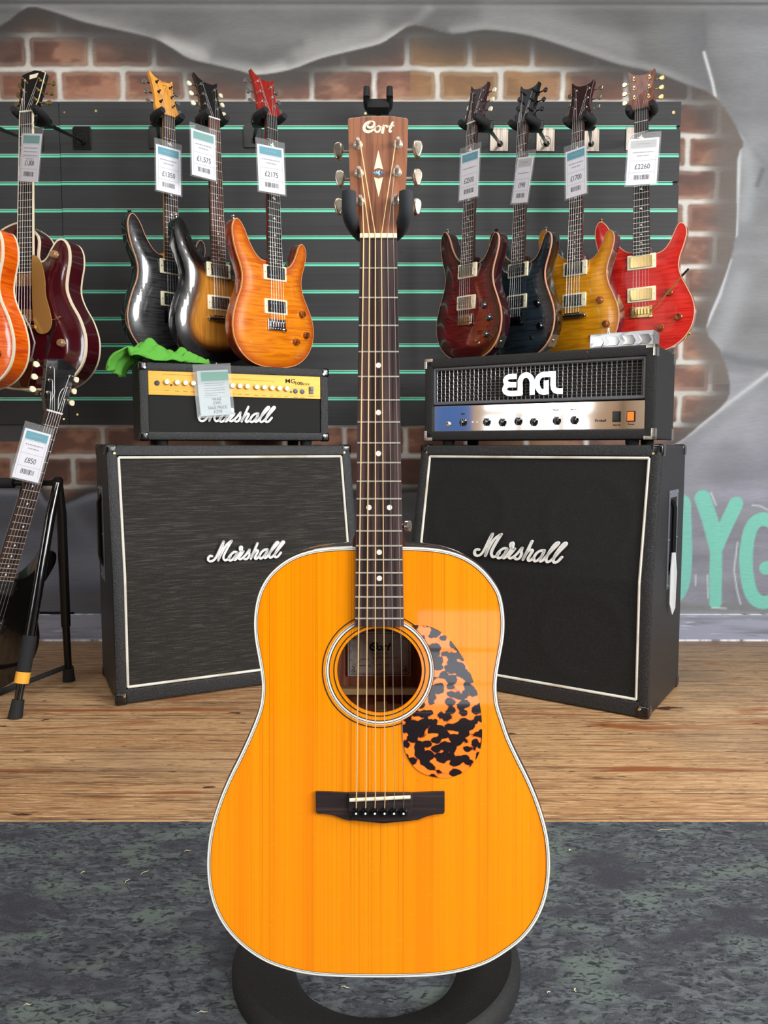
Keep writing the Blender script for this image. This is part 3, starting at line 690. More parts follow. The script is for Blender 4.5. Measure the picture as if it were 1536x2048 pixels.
        for s_ in range(6): xx = -.0262 + s_ * .01048; b.box(xx - .004, xx + .004, yp - .017, yp - .01, z - .006, z + .006, .001)
        for a in (-1, 1): b.lathe([(.007, 0), (.007, .004), (.003, .005), (.003, .012)], (a * .039, yp, z), (0, -1, 0), 12)
    b.build('bridge', hw, g)
    # strings
    for s_ in range(6):
        xn = -.0172 + s_ * .00688; xb = -.0262 + s_ * .01048; ti = s_ if s_ < 3 else 5 - s_; sgn = -1 if s_ < 3 else 1
        zpeg = nut + tz[ti] * CM + (.006 if sgn < 0 else 0); peg = tilt @ Vector((sgn * (.0225 + .0012 * ti) * .93 - skew * .0035 * ti, yt - .002, zpeg))
        b = MB(); b.tube([tuple(peg), (xn, yt - .003, nut + .003), (xb, ys, z)], (.0005 if s_ < 3 else .00032), 5); b.build('string', steel, g)
    for (kx, kz) in knobs:
        b = MB(); dz = -dome * min(1, float(seg_dist(np.array([kx * CM]), np.array([kz * CM]), ol)[0]) / .055)
        b.lathe([(.0125, -.003), (.0125, .003), (.0105, .011), (.0095, .0125), (.003, .0128)], (kx * CM, dz, kz * CM), (0, -1, 0), 18)
        b.build('control_knob', knobm or blackgloss, g)
    if switch:
        b = MB(); dz = -dome * .7; b.lathe([(.006, 0), (.006, .003), (.002, .004), (.0018, .010), (.004, .016), (.003, .021)], (switch[0] * CM, dz, switch[1] * CM), (0.2, -1, .3), 12); b.build('toggle_switch', hw, g)
    if strap:
        hx, hz = max(outline, key=lambda p: p[1] if p[0] < -8 else -99)
        if outline is SOLID:
            b = MB(); b.lathe([(.003, -.004), (.003, .006), (.0065, .009), (.006, .012), (.002, .013)], (hx * CM, T * .35, hz * CM - .001), (-.2, 0, 1), 12); b.build('strap_button', hw, g)
        b = MB(); b.lathe([(.003, -.004), (.003, .006), (.0065, .009), (.006, .012), (.002, .013)], (0, T * .5, 0.001), (0, 0, -1), 12); b.build('strap_button', hw, g)
    if extra: extra(g, yp, yt, nut, T)
    return g, M
maple = mat('amber_maple', (226, 158, 66), 0.3, coat=.8, tex=[('noise', (150, 150, 8), (200, 128, 48), .45, .7, 3)])
mahog = mat('dark_mahogany_gloss', (46, 22, 20), 0.25, coat=.8)
redhead = mat('translucent_red_gloss', (150, 26, 12), .2, coat=1, tex=[('noise', (120, 120, 8), (110, 14, 8), .4, .7, 3)])
woodrim = mat('natural_edge_wood', (206, 150, 120), .3, coat=.6)
def birdlogo(hs, tilt, yt, nut):
    b = MB(); b.M = tilt
    for pts in ([(-.012, .115), (-.004, .12), (.004, .115)], [(-.004, .105), (.006, .11), (.012, .104)], [(0, .085), (.004, .098)]): b.stroke([(x, nut + z) for x, z in pts], .0016, yt + .0034, yt + .004)
    b.build('headstock_script', mat('dark_inlay', (120, 70, 30), .4), hs)
def hollow_logo(hs, tilt, yt, nut):
    b = MB(); b.M = tilt
    b.prism([(-.012, nut + .112), (.012, nut + .116), (.016, nut + .130), (-.014, nut + .126)], yt + .0034, yt + .004, 'y')
    q = [(x * CM * 0.97, nut + z * CM) for x, z in HEADW]
    b.stroke(q[7:12], .0026, yt + .0032, yt + .0042, 0, False)
    b.build('headstock_inlay', cream, hs)
top_charcoal = flame('charcoal_flame_maple', (60, 60, 62), (24, 24, 26), (16, 16, 17), .02)
top_burst = mat('tobacco_burst_maple', (200, 136, 52), .2, coat=1, coat_rough=.02, tex=[('noise', (150, 20, 6), (176, 110, 40), .4, .7, 3), ('attr', 'edge_distance', (92, 48, 16), .075, .045, 0), ('attr', 'edge_distance', (10, 9, 9), .056, .032, 0)])
top_amber = flame('amber_flame_maple', (238, 140, 16), (204, 92, 8), (176, 66, 10), .028)
top_cherry = flame('black_cherry_flame_maple', (110, 18, 22), (50, 8, 12), (18, 8, 10), .05)
top_blue = flame('blue_black_flame_maple', (44, 56, 66), (24, 30, 36), (14, 16, 18), .03)
top_yellow = flame('golden_yellow_flame_maple', (226, 156, 26), (196, 118, 14), (196, 118, 16), .02)
top_red = flame('coral_red_flame_maple', (206, 46, 36), (172, 22, 20), (190, 38, 30), .012)
top_orange = flame('orange_flame_maple', (244, 110, 16), (206, 66, 6), None)
top_burg = mat('burgundy_gloss', (66, 12, 22), .15, coat=1, coat_rough=.02)
side_burst = mat('black_burst_gloss', (12, 12, 13), .15, coat=1)
side_amber = mat('amber_brown_gloss', (150, 50, 14), .2, coat=1, tex=[('noise', (20, 20, 60), (120, 36, 10), .4, .7, 3)])
side_cherry = mat('black_cherry_gloss', (44, 12, 18), .2, coat=1)
side_purple = mat('cherry_mahogany_gloss', (84, 22, 36), .2, coat=1)
brownknob = mat('amber_knob', (150, 80, 28), .15, coat=1, tex=[('noise', (90, 90, 90), (90, 40, 14), .4, .6, 2)])
dark_fb = rosewood
ebony = mat('ebony_board', (34, 30, 30), .4)
# upper row of solid bodies, left group (turned towards the right), then right group (turned towards the left)
def jackp(g, T, m):
    b = MB(); b.M = Matrix.Translation((.1455, T * .5, .056)) @ Matrix.Rotation(R(24), 4, 'Y'); b.box(-.001, .0025, -.018, .016, -.021, .021, .001); b.lathe([(.006, 0), (.0055, .003), (.003, .0032)], (.0025, 0, 0), (1, 0, 0), 12); b.build('jack_plate', m, g)
def whammy(g, yp, yt, nut, T):
    b = MB(); b.tube([(.03, yp - .014, .135), (.05, yp - .024, .150), (.085, yp - .026, .185), (.132, yp - .026, .236)], .0022, 8); b.tube([(.132, yp - .026, .236), (.152, yp - .026, .256)], [.004, .003], 8, mi=1); b.build('tremolo_arm', [goldm, blackplastic], g)
    jackp(g, T, goldm)
G = {}
def pl(bx, by, nx, ny, Yb, Yn): return P(bx, by, Yb), P(nx, ny, Yn)
def place(key, name, label, bpx, npx, Yb, Yn, yaw, **kw):
    B_, N_ = pl(*bpx, *npx, Yb, Yn); g, M = electric(name, label, B_, N_, yaw, **kw); G[key] = (g, M, N_, yaw)
    return g, M
place('black', 'electric_guitar', 'charcoal flame top electric guitar with amber maple headstock and bird inlays', (346, 716), (334, 236), 2.74, 2.70, 48, top=top_charcoal, side=side_burst, bind=woodrim, neckm=maple, headm=maple, hw=blackplastic, button=chrome, cover=inkblack, inlay='bird', bridge='plate', head_logo=birdlogo)
place('burst', 'electric_guitar', 'tobacco burst electric guitar with black edges and black headstock', (440, 724), (424, 240), 2.72, 2.68, 46, top=top_burst, side=side_burst, bind=None, neckm=side_burst, headm=blackgloss, hw=nickel, button=ivory, cover=nickel, inlay='dot', bridge='bar', fbm=mat('reddish_rosewood', (96, 58, 46), .45, tex=[('noise', (260, 260, 6), (60, 34, 28), .42, .62, 3)]))
place('amber', 'electric_guitar', 'glossy amber orange flame top electric guitar with red headstock', (552, 735), (538, 236), 2.70, 2.66, 46, top=top_amber, side=side_amber, bind=mat('amber_clear_edge', (236, 170, 100), .2, coat=1), neckm=redhead, headm=redhead, hw=chrome, cover=inkblack, inlay='bird', bridge='plate', knobs=((11.0, 17.8), (12.6, 11.0), (8.0, 8.6)), knobm=brownknob, fbm=ebony)
place('cherry', 'electric_guitar', 'black cherry electric guitar with cream edge and white tuner buttons', (932, 720), (949, 248), 2.72, 2.68, -54, extra=lambda g, a, b_, c_, T: jackp(g, T, nickel), top=top_cherry, side=side_cherry, bind=woodrim, neckm=mahog, headm=side_cherry, hw=nickel, button=ivory, cover=nickel, inlay='bird', bridge='plate', knobs=((9.0, 17.8), (11.5, 13.6), (10.4, 8.2)), knobm=mat('smoke_knob', (40, 40, 44), .1, coat=1), switch=(7, 5.5), fbm=rosewood)
place('blue', 'electric_guitar', 'blue black flame top electric guitar with cream edge and black headstock', (1033, 718), (1050, 248), 2.73, 2.69, -54, extra=lambda g, a, b_, c_, T: jackp(g, T, nickel), top=top_blue, side=side_burst, bind=woodrim, neckm=mahog, headm=blackgloss, hw=blackplastic, button=blackgloss, cover=inkblack, inlay='dot', bridge='plate', knobs=((9.8, 18.0), (11.4, 10.4)), switch=(7.6, 6.6))
place('yellow', 'electric_guitar', 'golden yellow flame top electric guitar with purple red sides', (1148, 716), (1160, 243), 2.73, 2.69, -46, top=top_yellow, side=side_purple, bind=woodrim, neckm=side_purple, headm=side_cherry, hw=nickel, button=nickel, cover=nickel, inlay='dot', bridge='bar', knobs=((10.0, 18.6), (12.4, 10.6), (7.6, 6.4)), knobm=brownknob)
place('red', 'electric_guitar', 'coral red flame top electric guitar with gold hardware and tremolo arm', (1284, 707), (1284, 222), 2.70, 2.66, -30, extra=whammy, top=top_red, side=mat('translucent_red_sides', (190, 44, 34), .2, coat=1), bind=mat('pale_red_edge', (238, 170, 130), .3), neckm=mat('red_brown_neck', (120, 36, 24), .3, coat=.7), headm=mat('rosewood_headstock', (120, 62, 42), .4, coat=.15, tex=[('noise', (150, 150, 6), (84, 40, 28), .4, .65, 3)]), hw=goldm, cover=goldm, inlay='bird', bridge='plate', knobs=((8.8, 19.2), (11.8, 11.0), (6.2, 8.0)), knobm=brownknob, fbm=ebony)
# two big hollow bodies on the far left
def hollow_fit(g, yp, yt, nut, T, goldguard=True):
    if goldguard:
        b = MB(); q = catmull([(3.2, 39.5), (6.2, 37.5), (7.6, 33), (8.0, 28), (9.6, 23), (10.2, 19.5), (9.0, 17), (6.4, 16.4), (4.4, 18), (3.4, 24), (3.1, 32)], 4)
        b.prism([(x * CM, z * CM) for x, z in q], yp - .012, yp - .009, 'y', .0008); b.build('pickguard', mat('gold_pickguard', (206, 158, 88), .25, .5, coat=.6), g)
        b = MB(); b.tube([(.085, yp - .008, .20), (.13, yp - .006, .215)], .0015, 6); b.build('guard_bracket', goldm, g)
    b = MB(); b.prism([(-.012, .004), (.012, .004), (.030, .06), (.034, .085), (-.034, .085), (-.030, .06)], yp - .006, yp - .001, 'y', .002)
    b.tube([(-.036, yp - .012, .087), (.036, yp - .012, .087)], .006, 10); b.build('tailpiece', nickel, g)
    b = MB(); b.tube([(.035, yp - .02, .085), (.05, yp - .03, .10), (.06, yp - .032, .135), (.045, yp - .034, .18), (.02, yp - .034, .215)], [.004, .003, .0028, .0028, .0045], 8); b.build('vibrato_arm', steel, g)
    for a in (-1, 1):
        b = MB(); q = catmull([(a * .075, .10), (a * .082, .14), (a * .092, .165), (a * .098, .20)], 4, False); b.stroke(q, [.004 + .004 * math.sin(math.pi * i / (len(q) - 1)) for i in range(len(q))], yp - .0006, yp + .001); b.build('sound_hole_slot', inkblack, g)
whiteknob = mat('brass_knob', (206, 168, 128), .25, .6)
place('orange', 'hollow_body_guitar', 'orange flame hollow body guitar with white binding, cut off by the left edge', (-86, 776), (-62, 232), 2.48, 2.46, -16, nut=.80, outline=TWIN, T=.066, top=top_orange, side=top_orange, bind=cream, rearbind=True, neckm=mahog, headm=blackgloss, head=HEADW, hw=nickel, cover=nickel, inlay='dot', bridge='tune', knobs=((13.8, 17.5), (12.0, 12.0), (15.4, 11.5)), knobm=blackgloss, fbm=ebony, fbind=cream, pick=(36, 24), brz=18.5, dome=.016, board_end=39, frets=22)
place('burgundy', 'hollow_body_guitar', 'burgundy hollow body guitar with white binding and gold pickguard', (58, 780), (62, 231), 2.64, 2.66, -16, nut=.815, outline=HOLLOW, T=.068, top=top_burg, side=top_burg, bind=cream, rearbind=True, neckm=mahog, headm=blackgloss, head=HEADW, hw=goldm, cover=goldm, ringm=top_burg, inlay='none', bridge='tune', knobs=((9.6, 40.0), (13.0, 13.8), (11.8, 7.6)), knobm=whiteknob, fbm=ebony, fbind=cream, pick=(32.5, 22), brz=18.5, dome=.016, board_end=35, frets=22, extra=hollow_fit, head_logo=hollow_logo)
for k_, lb in (('orange', 'orange flame hollow body guitar with white binding, cut off by the left edge'),): G[k_][0]['label'] = lb

# hangers on the slatwall
steelplate = mat('brushed_steel_plate', (190, 180, 170), .35, 1.0, tex=[('noise', (300, 10, 10), (150, 140, 130), .4, .6, 3)])
def hanger(label, Nw, M, px, py, platem, sgn, emb=None):
    """Nw: neck point carried, M: guitar frame, (px, py): middle of the wall plate in the picture"""
    p = P(px, py, SY - .004); h = thing('guitar_hanger', label, 'guitar hanger', frame((p.x, SY, p.z), 0), 'guitar hangers hooked into the slatwall')
    Hi = Matrix.Translation((-p.x, -SY, -p.z))
    b = MB(); b.box(-.034, .034, -.0055, -.0015, -.042, .036, .003); b.box(-.03, .03, -.004, .006, .036, .041, .001)
    b.build('wall_plate', platem, h)
    if emb:
        b = MB(); b.tube([(.018 * math.cos(a), -.006, .018 * math.sin(a) - .006) for a in [2 * math.pi * i / 24 for i in range(24)]], .0011, 5, True)
        for a in (R(45), R(135)): b.tube([(-.014 * math.cos(a), -.006, -.014 * math.sin(a) - .006), (.014 * math.cos(a), -.006, .014 * math.sin(a) - .006)], .001, 5)
        b.build('plate_emblem', emb, h)
    Mg = Hi @ M
    yk = lambda x, y, z: Mg @ Vector((x, y, z))
    c = yk(0, .058, NUTZ + .004)
    b = MB(); a0 = Vector((sgn * .004, -.006, -.016)); b.tube([a0, a0.lerp(c, .45), c.lerp(a0, .12)], [.0052, .006, .0075], 10)
    b.lathe([(.012, 0), (.010, .006)], (sgn * .004, -.004, -.016), (0, -1, 0), 14)
    b.box(c.x - .021, c.x + .021, c.y - .02, c.y + .02, c.z - .015, c.z + .015, .006)
    for q in (-.009, .009): b.lathe([(.0028, 0), (.0024, .002)], (c.x + .006, c.y - .0155, c.z + q), (0, -1, 0), 8, 1)
    b.build('arm', [blackplastic, chrome], h)
    b = MB(); pts = catmull([(-.036, -.034, .006), (-.038, -.012, .001), (-.034, .02, -.002), (-.016, .038, -.002), (0, .042, -.002), (.016, .038, -.002), (.034, .02, -.002), (.038, -.012, .001), (.036, -.034, .006)], 4, False)
    rr = [.0105 + .0045 * math.sin(math.pi * i / (len(pts) - 1)) for i in range(len(pts))]
    b.tube([yk(x, y, z + NUTZ + .002) for x, y, z in pts], rr, 10); b.build('padded_yoke', foam, h)
    return h
embm = mat('engraved_grey', (96, 90, 86), .5)
NUTZ = .777
for key, lb, px, py, pm, sg, em in [
    ('black', 'black guitar hanger behind the amber maple headstock', 316, 274, blackplastic, 1, None), ('burst', 'black guitar hanger under the black headstock of the tobacco burst guitar', 408, 274, blackplastic, 1, None),
    ('amber', 'black guitar hanger under the red headstock of the amber guitar', 505, 272, blackplastic, 1, None),
    ('cherry', 'guitar hanger with steel plate behind the black cherry guitar', 998, 279, steelplate, 1, None), ('blue', 'guitar hanger with engraved steel plate behind the blue black guitar', 1091, 279, steelplate, 1, embm),
    ('yellow', 'guitar hanger with steel plate behind the golden yellow guitar', 1180, 279, steelplate, 1, None), ('red', 'guitar hanger with engraved steel plate behind the coral red guitar', 1270, 277, steelplate, 1, embm)]:
    hanger(lb, G[key][2], G[key][1], px, py, pm, sg, em)
NUTZ = .815; hanger('black guitar hanger reaching left to the burgundy hollow body guitar', G['burgundy'][2], G['burgundy'][1], 164, 275, blackplastic, 1, mat('dull_engraving', (40, 40, 42), .5))
NUTZ = .80; hanger('black guitar hanger reaching left to the orange guitar', G['orange'][2], G['orange'][1], 68, 278, blackplastic, 1, None)
# the empty hanger above the big guitar
p = P(757, 262, SY); h = thing('guitar_hanger', 'empty black guitar hanger above the acoustic guitar headstock', 'guitar hanger', frame((p.x, SY, p.z), 0), 'guitar hangers hooked into the slatwall')
b = MB(); b.box(-.034, .034, -.0055, -.0015, -.042, .036, .003); b.box(-.03, .03, -.004, .006, .036, .041, .001); b.build('wall_plate', blackplastic, h)
t_ = P(757, 212, 2.86) - Vector((p.x, SY, p.z))
b = MB(); b.tube([(0, -.005, -.012), (0, t_.y + .05, t_.z - .03), (0, t_.y + .02, t_.z - .008)], [.006, .008, .011], 12); b.build('arm', blackplastic, h)
b = MB(); b.tube(catmull([(-.040, t_.y - .07, t_.z + .018), (-.041, t_.y - .035, t_.z + .0), (-.038, t_.y, t_.z - .006), (-.02, t_.y + .018, t_.z - .008), (.02, t_.y + .018, t_.z - .008), (.038, t_.y, t_.z - .006), (.041, t_.y - .035, t_.z), (.040, t_.y - .07, t_.z + .018)], 4, False), .0115, 12); b.box(-.04, .04, t_.y - .045, t_.y + .022, t_.z - .024, t_.z + .008, .008)
for a in (-1, 1): b.tube([(a * .040, t_.y - .07, t_.z + .0), (a * .040, t_.y - .068, t_.z + .034)], [.012, .0105], 12)
b.build('padded_yoke', foam, h)

# ------------------------------------------------------------ price tags
def price_tag(label, corners, Y, yaw, price, header=teal, wd=None, lines_=2, lean=0.0, Yr=None, sleeve_on=True):
    """corners: picture points top-left, top-right, bottom-left of the white card; the tag hangs at depth Y"""
    cx = (corners[0][0] + corners[1][0]) / 2; n = Matrix.Rotation(R(yaw), 4, 'Z')
    c = P((corners[0][0] + corners[3][0]) / 2, (corners[0][1] + corners[3][1]) / 2, Y)
    M0 = frame(c, yaw)
    q = [on_plane(x, y, M0) for x, y in corners]     # tl, tr, bl, br on the tag plane
    wv = Vector((q[1][0] - q[0][0], q[1][1] - q[0][1])); hv = Vector((q[0][0] - q[2][0], q[0][1] - q[2][1]))
    wd = (Vector(q[1]) - Vector(q[0])).length; hh = (Vector(q[0]) - Vector(q[2])).length
    ang = math.atan2(-hv.x, hv.y)
    M = M0 @ Matrix.Rotation(-ang, 4, 'Y')
    t = thing('price_tag', label, 'price tag', M, 'price tags hanging from the guitars')
    b = MB(); b.box(-wd / 2, wd / 2, -.0004, .0004, -hh / 2, hh / 2, 0); b.build('card', paper, t)
    if sleeve_on:
        b = MB(); b.box(-wd / 2 - .005, wd / 2 + .005, -.0016, .0016, -hh / 2 - .005, hh / 2 + .019, .0006); b.build('plastic_sleeve', sleeve, t)
    b = MB(); b.box(-wd * .42, wd * .42, -.0007, -.0004, hh * .5 - hh * .2, hh * .5 - hh * .04); b.build('header_band', header, t)
    b = MB(); r_ = random.Random(price)
    for z in (.285, .02, -.235):   # ruled boxes
        b.box(-wd * .42, wd * .42, -.0006, -.0004, hh * z - .0004, hh * z + .0004, 0, 1)
    for s_ in (-.42, .42): b.box(wd * s_ - .0003, wd * s_ + .0003, -.0006, -.0004, -hh * .42, hh * .285, 0, 1)
    for k in range(lines_):
        x = -wd * .34
        zc = hh * (.2 - .075 * k) if lines_ > 1 else hh * .15
        end = wd * (.34 if k == 0 or lines_ > 2 and k < lines_ - 1 else .2); x = -end
        while x < end:
            l = r_.uniform(.003, .009); b.box(x, min(x + l, end), -.0006, -.0004, zc - .0016, zc + .0016, 0, 1); x += l + .0016
    b.box(-wd * .22, wd * .22, -.0009, -.0007, hh * .375, hh * .39, 0, 1)
    x = -wd * .25
    while x < wd * .25:
        l = r_.choice((.0008, .0014, .0022)); b.box(x, x + l, -.0006, -.0004, -hh * .39, -hh * .29, 0, 0); x += l + r_.choice((.0008, .0014, .002))
    b.build('printed_lines', [inkblack, inkgrey], t)
    text_mesh(price, hh * .155, Matrix.Translation((0, -.0006, -hh * .115)), inkblack, t, 'price_text', sx=.86 * min(1, wd / hh / .62), depth=.0002)
    b = MB(); b.tube([(-.006, 0, hh / 2 + .012), (-.004, .006, hh / 2 + .04), (.004, .010, hh / 2 + .052), (.008, .006, hh / 2 + .04), (.004, 0, hh / 2 + .012)], .0006, 5); b.build('loop', inkblack, t)
    return t
price_tag('£1,800 price tag on the burgundy hollow body guitar', ((44, 269), (83, 268), (36, 364), (76, 362)), 2.55, -34, '£1,800', teal2, lines_=4)
price_tag('£1350 price tag on the charcoal guitar neck', ((313, 286), (362, 305), (314, 378), (361, 394)), 2.62, 40, '£1350', teal, lines_=2)
price_tag('£1,575 price tag on the tobacco burst guitar neck', ((384, 253), (432, 278), (386, 346), (431, 366)), 2.60, 42, '£1,575', teal2, lines_=2)
price_tag('£2175 price tag on the amber guitar neck', ((515, 287), (568, 298), (519, 381), (570, 391)), 2.58, 34, '£2175', teal, lines_=2)
price_tag('£2500 price tag on the black cherry guitar neck', ((922, 310), (959, 298), (918, 403), (955, 390)), 2.58, -50, '£2500', teal, lines_=1)
price_tag('£998 price tag with grey header on the blue black guitar neck', ((1036, 316), (1068, 310), (1023, 407), (1054, 404)), 2.60, -55, '£998', greyprint, lines_=1)
price_tag('£1700 price tag on the golden yellow guitar neck', ((1130, 310), (1171, 290), (1131, 403), (1174, 380)), 2.58, -45, '£1700', teal, lines_=2)
price_tag('£2260 price tag with grey header on the coral red guitar neck', ((1258, 281), (1320, 273), (1252, 373), (1312, 365)), 2.60, -18, '£2260', greyprint, lines_=2)

# ------------------------------------------------------------ speaker cabinets
grille_l = mat('salt_and_pepper_grille_cloth', (46, 45, 43), 0.85, spec=.2, tex=[('noise', (14, 14, 420), (84, 80, 74), .50, .74, 4), ('noise', (600, 600, 600), (30, 30, 30), .5, .7, 2)])
grille_r = mat('black_grille_cloth', (30, 30, 30), 0.85, spec=.25, tex=[('noise', (500, 500, 500), (46, 46, 46), .5, .7, 2)])
piping = mat('white_piping', (226, 224, 214), .5, tex=[('noise', (10, 10, 10), (196, 188, 170), .5, .7, 3)])
cornerm = mat('black_corner_cap', (12, 12, 13), .18, coat=.5)
def cabinet(label, M, x0, x1, dep, hgt, slant, bend, gm, hx, handle, logo_px, oldpaint=False):
    c = thing('speaker_cabinet', label, 'speaker cabinet', M, 'speaker cabinets')
    yf = lambda z: 0 if z < bend else (z - bend) / (hgt - bend) * slant
    th = .032
    side = [(0, .004), (0, bend), (slant, hgt), (dep, hgt), (dep, .004)]
    b = MB()
    b.prism(side, x0, x0 + th, 'x', .010); b.prism(side, x1 - th, x1, 'x', .010)
    b.prism([(slant, hgt), (dep, hgt), (dep, hgt - th), (yf(hgt - th), hgt - th)], x0 + .005, x1 - .005, 'x', .007)
    b.prism([(0, .004), (dep, .004), (dep, .004 + th + .012), (0, .004 + th + .012)], x0 + .005, x1 - .005, 'x', .007)
    b.box(x0 + .01, x1 - .01, dep - .02, dep - .004, .02, hgt - .02)
    b.build('shell', tolex, c)
    # baffle with cloth
    g0, g1, zb0, zt0 = x0 + th - .001, x1 - th + .001, th + .016, hgt - th - .001
    b = MB(); nx = 40; vs = []; fs = []
    def bulge(x, z):
        r = 0
        for cx, cz in (((x0 * 3 + x1) / 4, .21), ((x0 + 3 * x1) / 4, .21), ((x0 * 3 + x1) / 4, .55), ((x0 + 3 * x1) / 4, .55)):
            d = math.hypot(x - cx, z - cz); r += .0028 * math.exp(-((d - .125) / .012) ** 2)
        return r
    zl = [zb0 + (zt0 - zb0) * i / 44 for i in range(45)]
    zl = sorted(zl + [bend - .004, bend + .004])
    for z in zl:
        for i in range(nx + 1):
            x = g0 + (g1 - g0) * i / nx; vs.append((x, yf(z) + .009 - (bulge(x, z) if gm is grille_r else 0) , z))
    for j in range(len(zl) - 1):
        for i in range(nx): a = j * (nx + 1) + i; fs.append((a, a + 1, a + nx + 2, a + nx + 1))
    b.add(vs, fs, 0, True); b.build('grille_cloth', gm, c)
    b = MB(); r = .0042; zz = [zb0 + r, bend, zt0 - r]
    for a in (g0 + r, g1 - r): b.tube([(a, yf(z) + .0055, z) for z in zz], r, 8)
    for z in (zz[0], zz[2]): b.tube([(g0 + r, yf(z) + .0055, z), (g1 - r, yf(z) + .0055, z)], r, 8)
    b.build('piping', piping, c)
    for xx, sg in ((x0, 1), (x1, -1)):
        for zc, top in ((hgt, True), (.004, False)):
            b = MB(); y0 = (slant if top else 0)
            b.box(min(xx - sg * .003, xx + sg * .034), max(xx - sg * .003, xx + sg * .034), y0 - .003, y0 + .036, (zc - .034) if top else zc - .003, (zc + .003) if top else zc + .034, .010, 0, 3)
            b.lathe([(.0045, 0), (.0035, .002)], (xx + sg * .024, y0 - .003, zc + (-.024 if top else .024)), (0, -1, 0), 10, 1)
            b.build('corner_cap', [cornerm, goldm if not oldpaint else chrome], c)
            b = MB(); b.box(min(xx - sg * .003, xx + sg * .034), max(xx - sg * .003, xx + sg * .034), dep - .034, dep + .003, (zc - .034) if top else zc - .003, (zc + .003) if top else zc + .034, .010, 0, 3); b.build('corner_cap', cornerm, c)
    # recessed side handle
    (ya, yb, za, zb_) = handle; xo = x0 if hx < 0 else x1; s = -1 if hx < 0 else 1
    b = MB()
    for (p0, p1, q0, q1) in ((ya, yb, zb_ - .022, zb_), (ya, yb, za, za + .04), (ya, ya + .013, za + .04, zb_ - .022), (yb - .013, yb, za + .04, zb_ - .022)):
        b.box(min(xo, xo + s * .003), max(xo, xo + s * .003), p0, p1, q0, q1, .001)
    b.box(min(xo + s * .0002, xo + s * .0012), max(xo + s * .0002, xo + s * .0012), ya + .01, yb - .01, za + .02, zb_ - .02, 0, 1)
    b.tube([(xo + s * .003, ya + .03, za + .05), (xo + s * .01, ya + .035, za + .08), (xo + s * .01, ya + .035, zb_ - .05), (xo + s * .003, ya + .03, zb_ - .03)], .007, 8, mi=2)
    for yy in (ya + .006, yb - .006):
        for z in (za + .01, (za + zb_) / 2, zb_ - .008): b.lathe([(.004, 0), (.003, .0025)], (xo + s * .003, yy, z), (s, 0, 0), 8)
    b.build('side_handle', [mat('grey_steel_plate', (120, 125, 134), .35, .35), inkblack, blackplastic], c)
    (ax, az), (bx_, bz) = [on_plane(px, py, M, .004) for px, py in logo_px]
    script_logo('badge', c, ax, az + .0, bx_ - ax, yf(az) + .004, depth=.008, weight=33 if gm is grille_r else 36, slope=.077, label='raised white script badge')
    return c
MR = frame((.737, 2.092, 0), -33)
MLc = frame((-.788, 2.208, 0), 26)
cabR = cabinet('black angled speaker cabinet on the right, turned left under the chrome fronted amplifier head', MR, -.78, 0, .375, .767, .075, .385, grille_r, 1, (.165, .275, .345, .635), ((948, 1110), (1128, 1122)))
cabL = cabinet('black angled speaker cabinet with grey woven grille, on the left under the gold fronted head', MLc, 0, .785, .355, .767, .072, .385, grille_l, -1, (.18, .27, .345, .64), ((416, 1122), (566, 1122)))
b = MB(); b.M = Matrix.Identity(4)
b.prism([(-.012, 0), (.008, 0), (.021, -.06), (.020, -.165), (.004, -.185), (-.014, -.150), (-.016, -.05)], -.0012, .0012, 'x', .0005)
hp = MR @ Vector((.014, .19, .452)); hl = b.build('hanging_label', mat('worn_white_label', (190, 193, 196), .55, tex=[('noise', (30, 30, 12), (170, 176, 184), .5, .7, 3)]))
hl.matrix_world = frame(hp, -33) @ Matrix.Rotation(R(-3), 4, 'X') @ Matrix.Rotation(R(-16), 4, 'Z'); tag(hl, 'white plastic label hanging from the side handle of the right speaker cabinet', 'label')

# ------------------------------------------------------------ amplifier heads
def head_shell(c, x0, x1, dep, hgt, th, mt, front=0.03):
    b = MB(); b.box(x0, x0 + th, 0, dep, 0, hgt, .007); b.box(x1 - th, x1, 0, dep, 0, hgt, .007)
    b.box(x0 + .004, x1 - .004, 0, dep, hgt - th, hgt, .007); b.box(x0 + .004, x1 - .004, 0, dep, 0, th, .007); b.box(x0 + .01, x1 - .01, front, dep - .004, .01, hgt - .01)
    b.build('shell', mt, c)
    for xx in (x0 + .07, x1 - .07):
        for yy in (.04, dep - .04):
            b = MB(); b.lathe([(.018, -.016), (.020, -.010), (.020, .002)], (xx, yy, 0), (0, 0, 1), 16); b.build('foot', rubber, c)
